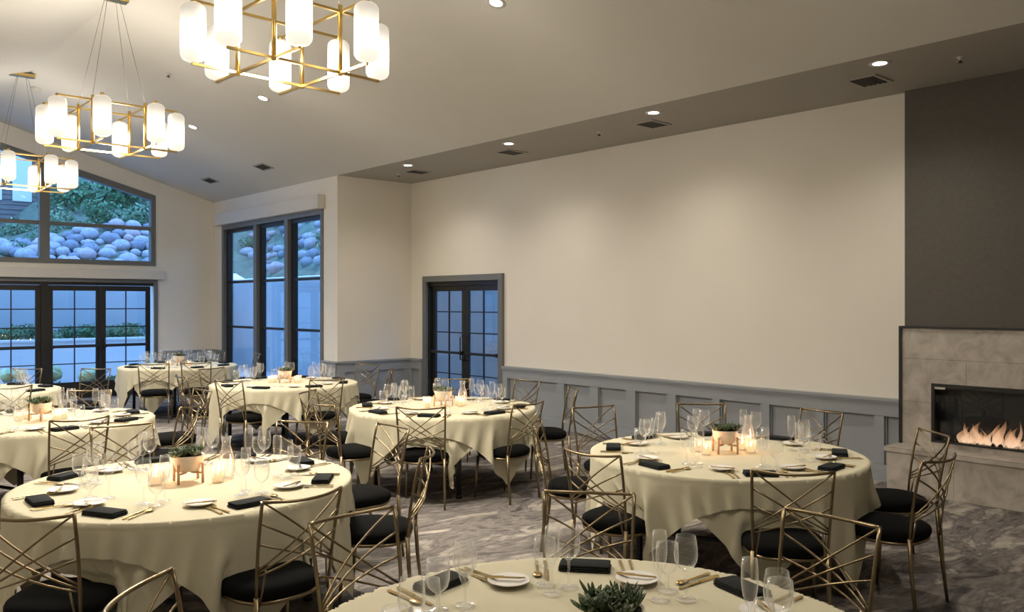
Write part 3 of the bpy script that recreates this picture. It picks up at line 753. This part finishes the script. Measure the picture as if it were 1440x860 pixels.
# ------------------------------------------------------------------ chairs (local +x is the facing direction)
def make_chair():
    r = empty('banquet_chair')
    # seat: domed cushion, rounded and wider at the front
    mb = MB(); n = 40; prof = [(.0, .400), (.90, .400), (.97, .408), (1.0, .425), (1.0, .442), (.97, .458), (.88, .472), (.65, .484), (.35, .490), (.0, .492)]
    vs = []
    for q, z in prof:
        for k in range(n):
            a = 2 * PI * k / n; ca, sa = math.cos(a), math.sin(a)
            ex = .72
            fx = math.copysign(abs(ca) ** ex, ca) * .222; fy = math.copysign(abs(sa) ** ex, sa) * (.228 + .018 * ca)
            q2 = max(q, .002); vs.append((fx * q2 + .012, fy * q2, z))
    mb.add(vs, [(i * n + k, i * n + (k + 1) % n, (i + 1) * n + (k + 1) % n, (i + 1) * n + k) for i in range(len(prof) - 1) for k in range(n)], True)
    mb.build('seat', M['seat'], r)
    mb = MB(); pts = []
    for k in range(n + 1):
        a = 2 * PI * k / n; ca, sa = math.cos(a), math.sin(a)
        pts.append((math.copysign(abs(ca) ** .72, ca) * .205 + .012, math.copysign(abs(sa) ** .72, sa) * (.212 + .018 * ca), .392))
    mb.tube(pts, .011, 6, cap=False); mb.build('seat_frame', M['gold'], r)
    # legs
    for s in (-1, 1):
        MB().tube([(.165, s * .190, .392), (.178, s * .198, .2), (.190, s * .205, 0)], [.0135, .012, .009], 8).build('leg', M['gold'], r)
        MB().tube([(-.205, s * .198, .44), (-.218, s * .200, .24), (-.245, s * .205, 0)], [.0135, .0125, .010], 8).build('leg', M['gold'], r)
    # back: posts rise from the rear legs, top rail bows backwards
    def post(s, z):
        f = (z - .43) / .47
        return Vector((-.205 - .035 * f - .045 * f * f, s * (.198 + .016 * f), z))
    def bow(p, f):   # f: -1..1 across the back
        return p + Vector((-.055 * (1 - f * f), 0, 0))
    mb = MB()
    for s in (-1, 1):
        mb.tube([post(s, .43 + .47 * k / 6) for k in range(7)], .0085, 8)
    rail = []
    for k in range(13):
        f = -1 + 2 * k / 12; p = post(1, .90); rail.append(bow(Vector((p.x, p.y * f, .90 - .012 * (1 - f * f))), f))
    mb.tube(rail, .0080, 8)
    bf = mb.build('back_frame', M['gold'], r)
    mb = MB()
    for s in (-1, 1):
        for zt_, zb_ in ((.897, .575), (.795, .56), (.695, .545)):
            pts = []
            for k in range(11):
                u = k / 10; z = zb_ + (zt_ - zb_) * u
                f = s * (-.985 + 1.97 * u)
                p = post(1, z); q = Vector((p.x, abs(p.y) * f, z)); q = bow(q, f)
                q.x += s * .004
                pts.append(q)
            mb.tube(pts, .0052, 6)
    mb.build('back_lattice', M['gold'], bf)
    for s in (-1, 1):
        p = post(1, .56); q = post(1, .40)
        MB().tube([(p.x - .012, s * (p.y - .040), .565), (q.x - .006, s * (q.y - .012), .40)], .0055, 6).build('back_brace', M['gold'], bf)
    return r
ch0 = make_chair()
first = True
for t, ang, dist, tw in CH:
    o = ch0 if first else copy_tree(ch0); first = False
    x, y, rz = chair_pose(t, ang, dist, tw); o.location = (x, y, 0); o.rotation_euler = (0, 0, rz)
    tag(o, None, 'chair', 'gold lattice-back chairs at the round tables')
    o['tbl'] = t; o['ang'] = ang
# labels by table side, each one distinct
for t in TABLES:
    lst = [o for o in COL.objects if o.get('tbl') == t and o.name.startswith('banquet_chair')]
    seen = {}
    for o in sorted(lst, key=lambda q: q['ang']):
        s = side(t, o['ang']); seen.setdefault(s, []).append(o)
    for s, os_ in seen.items():
        for k, o in enumerate(os_):
            # two chairs on one side: name which one is further along
            extra = '' if len(os_) == 1 else (', the more rightward one' if k == 0 else ', the more leftward one')
            o['label'] = 'gold lattice-back chair, ' + s + ' of ' + TN[t] + extra
    for o in lst:
        del o['tbl']; del o['ang']

# ------------------------------------------------------------------ table settings
def napkin_mesh():
    mb = MB()
    for k, (w, d, z0, z1, ox) in enumerate(((.100, .052, 0, .009, 0), (.098, .051, .009, .017, .002), (.096, .049, .017, .024, -.001))):
        n = 6; vs = []
        def ring(q, z):
            pts = []
            for cx, cy, a0 in ((w - .008, d - .008, 0), (-w + .008, d - .008, 90), (-w + .008, -d + .008, 180), (w - .008, -d + .008, 270)):
                for j in range(4):
                    a = R(a0 + 30 * j); pts.append((cx + .008 * math.cos(a) * 1 + ox - math.copysign(q, cx), cy + .008 * math.sin(a) - math.copysign(q, cy), z))
            return pts
        zz = (z1 - z0)
        rings = [ring(.004, z0), ring(0, z0 + zz * .3), ring(0, z0 + zz * .7), ring(.004, z1)]
        m_ = len(rings[0]); vs = sum(rings, [])
        fs = [(i * m_ + j, i * m_ + (j + 1) % m_, (i + 1) * m_ + (j + 1) % m_, (i + 1) * m_ + j) for i in range(3) for j in range(m_)] + [list(range(m_))[::-1], [3 * m_ + j for j in range(m_)]]
        mb.add(vs, fs, True)
    return mb.mesh('folded_napkin', M['napkin'])
def flat_shape(outline, z, h, mb):
    n = len(outline)
    mb.add([(x, y, z) for x, y in outline] + [(x * .9, y, z + h) for x, y in outline], [list(range(n))[::-1], list(range(n, 2 * n))] + [(i, (i + 1) % n, n + (i + 1) % n, n + i) for i in range(n)])
def sym(half): return half + [(-x, y) for x, y in half[::-1]]
def knife_mesh(L=.23, w=.010):
    mb = MB(); flat_shape(sym([(.006, -L / 2), (.0075, -L / 2 + .01), (.0062, -.005)]), 0, .006, mb)
    flat_shape([(.0062, -.005), (w, .01), (w + .001, L / 2 - .03), (.004, L / 2), (-.004, L / 2 - .004), (-.0062, .01), (-.0062, -.005)], .001, .003, mb)
    return mb.mesh('dinner_knife', M['cutlery'])
def fork_mesh(L=.20):
    mb = MB(); flat_shape(sym([(.007, -L / 2), (.006, -L / 2 + .02), (.0035, .01), (.005, .03), (.012, .045), (.0125, .055)]), .002, .004, mb)
    for k in range(4):
        x = -.0105 + .007 * k
        mb.add([(x - .0022, .053, .003), (x + .0022, .053, .003), (x + .0012, L / 2, .009), (x - .0012, L / 2, .009), (x - .0022, .053, .006), (x + .0022, .053, .006), (x + .0012, L / 2, .011), (x - .0012, L / 2, .011)],
               [(0, 3, 2, 1), (4, 5, 6, 7), (0, 1, 5, 4), (1, 2, 6, 5), (2, 3, 7, 6), (3, 0, 4, 7)])
    return mb.mesh('dinner_fork', M['cutlery'])
def spoon_mesh(L=.19):
    mb = MB(); flat_shape(sym([(.0075, -L / 2), (.006, -L / 2 + .02), (.0035, .02), (.004, .04)]), .002, .004, mb)
    mb.blob((0, .066, .006), (.019, .030, .005), 14, 6)
    return mb.mesh('spoon', M['cutlery'])
def plate_mesh():
    return MB().lathe([(.0005, .004), (.045, .004), (.055, .007), (.078, .017), (.080, .019), (.077, .0195), (.054, .011), (.044, .008), (.0005, .008)], 40).mesh('bread_plate', M['plate'])
GP = {
 'wine_glass': [(.0005, .004), (.034, .002), (.036, .004), (.030, .006), (.008, .011), (.0042, .020), (.0038, .060), (.0045, .094), (.010, .103), (.026, .114), (.038, .135), (.0415, .158), (.039, .190), (.034, .222), (.0325, .224)],
 'champagne_glass': [(.0005, .004), (.031, .002), (.033, .004), (.028, .006), (.007, .011), (.0038, .020), (.0036, .060), (.0045, .088), (.010, .098), (.021, .125), (.0265, .165), (.026, .205), (.0235, .240), (.0222, .240)],
 'water_goblet': [(.0005, .004), (.035, .002), (.037, .004), (.030, .006), (.010, .012), (.006, .022), (.0058, .045), (.008, .058), (.018, .066), (.033, .080), (.040, .105), (.041, .135), (.0385, .172), (.037, .172)],
}
SPLIT = {'wine_glass': (4, 8), 'champagne_glass': (4, 8), 'water_goblet': (4, 8)}
GM = {}
for nm, pr in GP.items():
    a, b = SPLIT[nm]
    GM[nm] = MB().lathe(pr, 20).mesh(nm, M['glass'])
    GM[nm + '_parts'] = (MB().lathe(pr[:a + 1], 20).mesh('foot', M['glass']), MB().lathe(pr[a:b + 1], 14).mesh('stem', M['glass']), MB().lathe(pr[b:], 24).mesh('bowl', M['glass']))
NAPK, KNIFE, FORK, SPOON, PLATE = napkin_mesh(), knife_mesh(), fork_mesh(), spoon_mesh(), plate_mesh()
BKNIFE = knife_mesh(.15, .008); BKNIFE.name = 'butter_knife'
ZC = ZT + .0125
NEAR = (1, 2, 8)
def item(name, me, x, y, z, rz, label, cat, group, parts=False):
    if parts:
        o = empty(name, (x, y, z), rz)
        for pn, pm in zip(('foot', 'stem', 'bowl'), me): link(pn, pm, o)
    else:
        o = link(name, me, None, (x, y, z), rz)
    return tag(o, label, cat, group)
# fine-tuned napkin angles where the photo shows them off the even grid
ANG = {2: (-141, -89, -40, 7, 45, 86, 130, 180), 8: (180, 126, 84, 42, 3, -47, -90, -131)}
for t, (X, Y) in TABLES.items():
    rt = random.Random(t * 11)
    for k in range(8):
        ang = ANG[t][k] if t in ANG else -135 + 45 * k + rt.uniform(-3, 3)
        a = R(ang); s = side(t, ang)
        def at(u, v):   # u: to the diner's right, v: inward from the rim
            d = RT - v
            return X + d * math.cos(a) - u * math.sin(a) * -1 * -1, Y + d * math.sin(a) + u * math.cos(a)
        inward = a + PI; base = inward - PI / 2      # local +y points inward
        where = 'at the ' + s + ' of ' + TN[t]
        x, y = at(rt.uniform(-.01, .01), .145)
        if in_view(x, y, .77, 60, 40):
            item('folded_napkin', NAPK, x, y, ZC, base + R(rt.uniform(-16, 16)), 'black folded napkin ' + where, 'napkin', 'black folded napkins')
        detail = t in NEAR or t in (3, 5)
        if t not in (4, 7):
            x, y = at(-.185, .30)
            if in_view(x, y, .77, 60, 40):
                item('bread_plate', PLATE, x, y, ZC, base, 'small white bread plate ' + where, 'plate', 'white bread plates')
                if detail: item('butter_knife', BKNIFE, x + .02 * math.cos(a), y + .02 * math.sin(a), ZC + .018, base + R(60 + rt.uniform(-15, 15)), 'gold butter knife on the bread plate ' + where, 'knife', 'gold butter knives')
        if detail:
            for nm, me, u, v, lab, cat in (('dinner_knife', KNIFE, .15, .185, 'gold dinner knife beside the napkin ', 'knife'), ('spoon', SPOON, .185, .17, 'gold spoon ', 'spoon'),
                                           ('dinner_fork', FORK, -.145, .155, 'inner gold fork ', 'fork'), ('dinner_fork', FORK, -.18, .15, 'outer gold fork ', 'fork')):
                x, y = at(u, v)
                if in_view(x, y, .77, 40, 30):
                    item(nm, me, x, y, ZC, base + R(rt.uniform(-3, 3)), lab + where, cat, {'dinner_knife': 'gold dinner knives', 'spoon': 'gold spoons', 'dinner_fork': 'gold forks'}[nm])
        for nm, u, v, lab, gr in (('wine_glass', .075 + rt.uniform(-.012, .012), .37, 'large stemmed wine glass ', 'large wine glasses'),
                                  ('champagne_glass', .135 + rt.uniform(-.012, .012), .44, 'slim tall stemmed glass ', 'slim tall glasses'),
                                  ('water_goblet', .165 + rt.uniform(-.012, .012), .345, 'short water goblet ', 'water goblets')):
            x, y = at(u, v)
            if in_view(x, y, .88, 50, 60):
                item(nm, GM[nm + '_parts'] if t in NEAR else GM[nm], x, y, ZC, rt.uniform(0, 6), lab + where, 'glass', gr, t in NEAR)

# ------------------------------------------------------------------ centrepieces
def rosette(seed, rad, nleaf, lift, mat, wide=.34):
    rr = random.Random(seed); mb = MB()
    for k in range(nleaf):
        f = k / nleaf; az = k * 2.39996 + rr.uniform(-.2, .2); L = rad * (.45 + .65 * f) * rr.uniform(.9, 1.1)
        el = R(lift + (1 - f) * (80 - lift) + rr.uniform(-6, 6)); w = L * wide
        d = Vector((math.cos(az) * math.cos(el), math.sin(az) * math.cos(el), math.sin(el))); sd = Vector((-math.sin(az), math.cos(az), 0)); nn = d.cross(sd)
        if nn.z < 0: nn = -nn
        pts = []
        for u, ww, th in ((0, .5, .18), (.35, .9, .22), (.68, 1., .2), (.9, .55, .1)):
            c = d * L * u + nn * (.12 * L * u * u)
            pts += [c + sd * w * ww * .5, c + nn * w * th, c - sd * w * ww * .5, c - nn * w * th]
        tip = d * L + nn * .14 * L
        vs = pts + [tip]; fs = [(i * 4 + j, i * 4 + (j + 1) % 4, (i + 1) * 4 + (j + 1) % 4, (i + 1) * 4 + j) for i in range(3) for j in range(4)] + [(12 + j, 12 + (j + 1) % 4, 16) for j in range(4)]
        mb.add(vs, fs, True)
    return mb.mesh('succulent', mat)
ROS = [rosette(1, .058, 26, 22, M['leafA']), rosette(2, .050, 24, 30, M['leafB'], .42), rosette(3, .062, 30, 35, M['leafC'], .24), rosette(4, .048, 22, 18, M['leafB'], .46), rosette(5, .066, 34, 42, M['leafA'], .16)]
def make_planter():
    r = empty('succulent_planter')
    MB().lathe([(.0005, .062), (.045, .063), (.066, .074), (.080, .102), (.088, .150), (.0895, .155), (.085, .156), (.080, .150), (.0005, .147)], 40).build('bowl', M['pot'], r)
    for k in range(4):
        a = PI / 4 + k * PI / 2; c, s = math.cos(a), math.sin(a)
        MB().tube([(.094 * c, .094 * s, .0), (.0935 * c, .0935 * s, .112)], .0078, 8).build('stand_leg', M['wood'], r)
        MB().tube([(.02 * c, .02 * s, .056), (.09 * c, .09 * s, .056)], .006, 6).build('stand_rail', M['wood'], r)
    MB().lathe([(.0005, .152), (.081, .1505)], 24).build('soil', M['soil'], r)
    rr = random.Random(9)
    for k, (x, y, i, z) in enumerate([(0, 0, 0, .16), (.048, .012, 1, .155), (-.042, .028, 2, .155), (.01, .052, 3, .155), (-.012, -.050, 4, .155), (.04, -.042, 2, .155), (-.055, -.018, 1, .155), (.066, -.012, 4, .15), (-.03, .062, 0, .15), (.045, .05, 4, .15)]):
        q = link('succulent', ROS[i], r, (x * 1.12, y * 1.12, z - .004), k * 1.1); q.scale = (1.22, 1.22, .95)
    return r
pl0 = make_planter()
def make_votive():
    r = empty('votive_candle')
    MB().lathe([(.0005, .003), (.030, .0), (.033, .004), (.034, .05), (.035, .092), (.0335, .092), (.0325, .05), (.031, .008), (.0005, .007)], 24).build('glass_holder', M['glass'], r)
    MB().lathe([(.0005, .009), (.026, .009), (.026, .040), (.023, .043), (.0005, .041)], 20).build('wax', M['wax'], r)
    MB().lathe([(.0005, .042), (.005, .049), (.006, .055), (.003, .066), (.0005, .073)], 10).build('flame', M['flame'], r)
    return r
vt0 = make_votive()
def make_carafe():
    r = empty('glass_carafe')
    MB().lathe([(.0005, .004), (.040, .001), (.044, .006), (.044, .10), (.042, .13), (.030, .165), (.024, .19), (.025, .225), (.030, .245), (.0285, .245), (.0225, .19), (.028, .165), (.040, .13), (.042, .10), (.042, .01), (.0005, .008)], 28).build('body', M['glass'], r)
    return r
ca0 = make_carafe()
first = first_v = True
for t, (X, Y) in TABLES.items():
    p = pl0 if first else copy_tree(pl0)
    p.location = (X - (.02 if t == 1 else 0), Y - (.085 if t == 1 else 0), ZC); p.rotation_euler = (0, 0, t * .7)
    tag(p, 'pale bowl of succulents on a wooden stand in the centre of ' + TN[t], 'planter', 'succulent planters')
    for k, va_ in enumerate((-106, -66, 70, 108)):          # view angles
        wa = R(48.33 - va_ + 7 * (t % 3)); d = .175
        x, y = X + d * math.cos(wa), Y + d * math.sin(wa)
        if not in_view(x, y, .8, 20, 20): continue
        v = vt0 if first_v else copy_tree(vt0); first_v = False
        v.location = (x, y, ZC)
        tag(v, 'lit glass votive candle, ' + ('near left of', 'far left of', 'far right of', 'near right of')[k] + ' the succulents on ' + TN[t], 'candle', 'lit votive candles')
        if t in (2, 3, 5, 6, 8):
            l = bpy.data.lights.new('candle_glow', 'POINT'); l.energy = .4; l.color = (1, .50, .24); l.shadow_soft_size = .012
            lo = bpy.data.objects.new('candle_glow', l); COL.objects.link(lo); lo.location = (x, y, ZC + .085)
    first = False
used_c = False
for t in (2, 5, 8):
    X, Y = TABLES[t]; wa = R(48.33 - 62); c = ca0 if not used_c else copy_tree(ca0); used_c = True
    c.location = (X + .21 * math.cos(wa), Y + .21 * math.sin(wa), ZC)
    tag(c, 'tall clear glass carafe right of the succulents on ' + TN[t], 'carafe', 'glass carafes')

# ------------------------------------------------------------------ outside
struct(MB().box(-8, 11, YG + T_, 24, -.15, -.02).box(XR + T_ + .02, 14, 7, YG + T_, -.15, -.02).box(XW + T_, XR + T_ + .02, YJ + T_, YG + T_, -.15, -.02).build('ground_patio', M['paving']), 'pale paved patio outside')
struct(MB().box(-8, 8.4, 23.3, 23.6, -.1, 2.72).box(8.4, 10.2, 23.3, 23.6, -.1, 2.47).box(10.0, 10.3, 7, 23.6, -.1, 2.46).build('wall_garden', M['outwall']), 'pale garden retaining wall')
struct(MB().box(-4, 8.3, 21.5, 21.65, -.1, .92).box(-4, 8.3, 21.45, 21.7, .92, .97).build('wall_planter_bed', M['planterwall']), 'white raised planting bed outside the French doors')
struct(MB().box(-4, 8.3, 21.66, 23.28, -.1, .85).build('ground_planting_bed', M['hill']))
# hillside mesh
mb = MB(); nx, ny = 44, 30; vs = []
def hill_z(x, y):
    d1 = max(0, y - 23.5); d2 = max(0, x - 10.1)
    f = min(1, max(0, (x - 4.6) / 3.2)); f = .42 + .58 * f * f * (3 - 2 * f)
    a = 2.62 + f * (.62 * min(d1, 2.2) + .30 * max(0, d1 - 2.2)) if d1 > 0 else -9
    b = 2.36 + (.85 * min(d2, 2.6) + .35 * max(0, d2 - 2.6)) if d2 > 0 else -9
    return max(a, b)
for i in range(nx + 1):
    for j in range(ny + 1):
        x = -10 + 30 * i / nx; y = 23.55 + 12 * j / ny; vs.append((x, y, hill_z(x, y) + .12 * math.sin(x * 2.1 + y) * min(1, (y - 23.55))))
mb.add(vs, [(i * (ny + 1) + j, (i + 1) * (ny + 1) + j, (i + 1) * (ny + 1) + j + 1, i * (ny + 1) + j + 1) for i in range(nx) for j in range(ny)], True)
vs = []
for i in range(21):
    for j in range(31):
        x = 10.25 + 9.75 * i / 20; y = 6 + 17.55 * j / 30; vs.append((x, y, hill_z(x, y)))
mb.add(vs, [(i * 31 + j, (i + 1) * 31 + j, (i + 1) * 31 + j + 1, i * 31 + j + 1) for i in range(20) for j in range(30)], True)
struct(mb.build('hillside_ground', M['hill']), 'green hillside rising behind the garden wall')
ROCKS = []
for k in range(6):
    rr = random.Random(k); mb = MB().blob((0, 0, 0), (1, .82, .66), 11, 8, .11, k); ROCKS.append(mb.mesh('boulder', (M['rock'], M['rock3'], M['rock2'], M['rock'], M['rock3'], M['rock'])[k]))
def boulder(x, y, z, s, k, group, label):
    o = link('boulder', ROCKS[k % 6], None, (x, y, z), k * 1.7); o.scale = (s, s, s); return tag(o, label, 'boulder', group)
rr = random.Random(21); k = 0
for row in range(6):
    x = 5.3 - .12 * row
    while x < 8.9:
        q = rr.uniform(.14, .30); y = 23.95 + row * .30 + rr.uniform(-.08, .08)
        boulder(x, y, hill_z(x, y) + q * .18 + .03 * row, q, k, 'boulders above the garden wall', 'pale rounded boulder in the rock slope seen through the gable window'); k += 1
        x += q * 1.55 + rr.uniform(0, .06)
for row in range(7):
    y = 15.0
    while y < 27.6:
        q = rr.uniform(.12, .27); x = 10.62 + row * .36 + rr.uniform(-.1, .1)
        if rr.random() < .78 and not (y > 22.8 and row < 1): boulder(x, y, hill_z(x, y) + q * .15, q, k, 'boulders beyond the tall window', 'pale boulder on the bank seen through the tall window'); k += 1
        y += q * 1.9 + rr.uniform(0, .35)
def bush_mesh(seed, mat, n=900, leaf=.10):
    rr = random.Random(seed); mb = MB(); lobes = [(rr.uniform(-.6, .6), rr.uniform(-.6, .6), rr.uniform(.2, .75), rr.uniform(.35, .6)) for _ in range(7)]
    for k in range(n):
        lx, ly, lz, lr = rr.choice(lobes); d = Vector((rr.gauss(0, 1), rr.gauss(0, 1), rr.gauss(0, 1))).normalized() * lr * rr.uniform(.75, 1.05)
        c = Vector((lx, ly, lz)) + d
        u = Vector((rr.gauss(0, 1), rr.gauss(0, 1), rr.gauss(0, 1))).normalized(); w = u.cross(d.normalized() + Vector((.01, .02, 0))).normalized(); L = leaf * rr.uniform(.6, 1.3)
        mb.add([c - u * L, c + w * L * .45, c + u * L, c - w * L * .45], [(0, 1, 2, 3)])
    return mb.mesh('foliage', mat)
BUSH = [bush_mesh(1, M['bush']), bush_mesh(2, M['bush2']), bush_mesh(3, M['bush'])]
def shrub(x, y, z, s, k, label, group):
    r = empty('shrub', (x, y, z), k * 1.3); r.scale = (s, s, s * .9)
    link('foliage', BUSH[k % 3], r); MB().tube([(0, 0, -.4), (.05, .02, .5)], [.06, .02], 6).build('trunk', M['bark'], r)
    return tag(r, label, 'shrub', group)
k = 0
for (x, y, q) in [(7.6, 26.3, .75), (8.9, 26.3, .85), (10.2, 26.4, .95), (7.9, 28.2, 1.05), (9.6, 28.3, 1.2), (11.4, 28.2, 1.3), (9.4, 30.4, 1.4), (11.6, 30.6, 1.5), (6.9, 25.9, .34), (8.3, 25.95, .36), (6.5, 27.3, .62), (7.1, 29.2, .9), (5.7, 26.2, .42), (5.6, 28.2, .6), (5.1, 25.2, .42), (3.9, 25.6, .5), (2.5, 25.4, .5), (1.2, 25.8, .55), (-.3, 25.6, .6), (6.4, 26.4, .5), (4.4, 27.4, .6), (2.4, 27.6, .6)]:
    shrub(x, y, hill_z(x, y) - .1, q, k, 'leafy shrub on the hillside seen through the gable window', 'hillside shrubs'); k += 1
for (x, y, q) in [(12.9, 16.0, .55), (12.9, 17.6, .6), (13.0, 19.3, .6), (13.0, 21.0, .65), (12.9, 22.6, .55), (14.6, 18.4, 1.0), (14.8, 20.8, 1.1), (14.7, 23.0, 1.), (14.4, 15.8, .9), (11.3, 18.5, .3), (11.4, 20.2, .36), (11.3, 21.8, .3), (12.2, 23.9, .5), (11.4, 25.0, .42), (12.6, 25.6, .6)]:
    shrub(x, y, hill_z(x, y) - .08, q, k, 'leafy shrub on the bank seen through the tall window', 'bank shrubs'); k += 1
for i in range(13):
    x = 2.6 + i * .42; y = 22.35 + .3 * (i % 2)
    shrub(x, y, .86, .30 + .07 * (i % 3), k, 'low leafy plant in the white bed behind the French doors', 'plants in the white bed'); k += 1
# hydrangeas in front of the doors
def hydrangea(x, y, k, lab):
    r = empty('hydrangea', (x, y, -.02)); rr = random.Random(k + 90)
    f = link('foliage', BUSH[k % 2], r); f.scale = (.32, .32, .32)
    for j in range(3):
        mb = MB().blob((rr.uniform(-.16, .16), rr.uniform(-.16, .16), .40 + rr.uniform(-.06, .10)), (.13, .13, .11), 12, 8, .10, j + k)
        mb.build('flower_head', M['hydr'], r)
    return tag(r, lab, 'hydrangea', 'hydrangeas outside the French doors')
for i, x in enumerate((2.9, 3.55, 4.2, 4.85, 5.45)):
    hydrangea(x, 18.05 + .1 * (i % 2), i, 'pale green hydrangea against the outside of the French doors')
# house up the hill
hs = empty('timber_house', (0, 31.0, 4.2)); tag(hs, 'timber-clad house on the hill seen through the gable window', 'house')
mb = MB(); 
for i in range(28): mb.add([(-4, -.03, .3 + i * .16), (7.7, -.03, .3 + i * .16), (7.7, 0, .3 + (i + 1) * .16), (-4, 0, .3 + (i + 1) * .16)], [(0, 1, 2, 3)])
mb.box(-4, 7.7, 0, 4, -.5, 4.8).build('siding', M['siding'], hs)
for xx in (5.15, 6.0): MB().box(xx, xx + .55, -.06, 0, .9, 2.6).build('shutter', M['planterwall'], hs)

# ------------------------------------------------------------------ light from outside, camera
w = bpy.data.worlds.new('dusk'); sc.world = w; w.use_nodes = True
nt = w.node_tree; nt.nodes.clear(); out = nt.nodes.new('ShaderNodeOutputWorld'); bg = nt.nodes.new('ShaderNodeBackground')
tc = nt.nodes.new('ShaderNodeTexCoord'); sp = nt.nodes.new('ShaderNodeSeparateXYZ'); cr = nt.nodes.new('ShaderNodeValToRGB')
cr.color_ramp.elements[0].color = (.36, .84, 1.75, 1); cr.color_ramp.elements[1].color = (.44, .95, 2.0, 1); cr.color_ramp.elements[0].position = .4
nt.links.new(tc.outputs['Generated'], sp.inputs[0]); nt.links.new(sp.outputs['Z'], cr.inputs[0]); nt.links.new(cr.outputs[0], bg.inputs[0]); bg.inputs[1].default_value = 2.0
nt.links.new(bg.outputs[0], out.inputs[0])

cam = bpy.data.cameras.new('camera'); co = bpy.data.objects.new('camera', cam); COL.objects.link(co)
co.location = (0, 0, HC); co.rotation_euler = (PI / 2, 0, -TH)
cam.sensor_width = 36; cam.lens = FPX / 1440 * 36; cam.shift_y = -4 / 1440; cam.clip_start = .05; cam.clip_end = 200
sc.camera = co
sc.view_settings.view_transform = 'Standard'; sc.view_settings.look = 'None'; sc.view_settings.exposure = .42
cy = sc.cycles
cy.use_denoising = True
cy.max_bounces = 8; cy.diffuse_bounces = 4; cy.glossy_bounces = 3; cy.transmission_bounces = 4; cy.transparent_max_bounces = 32
cy.sample_clamp_indirect = 4; cy.caustics_reflective = False; cy.caustics_refractive = False
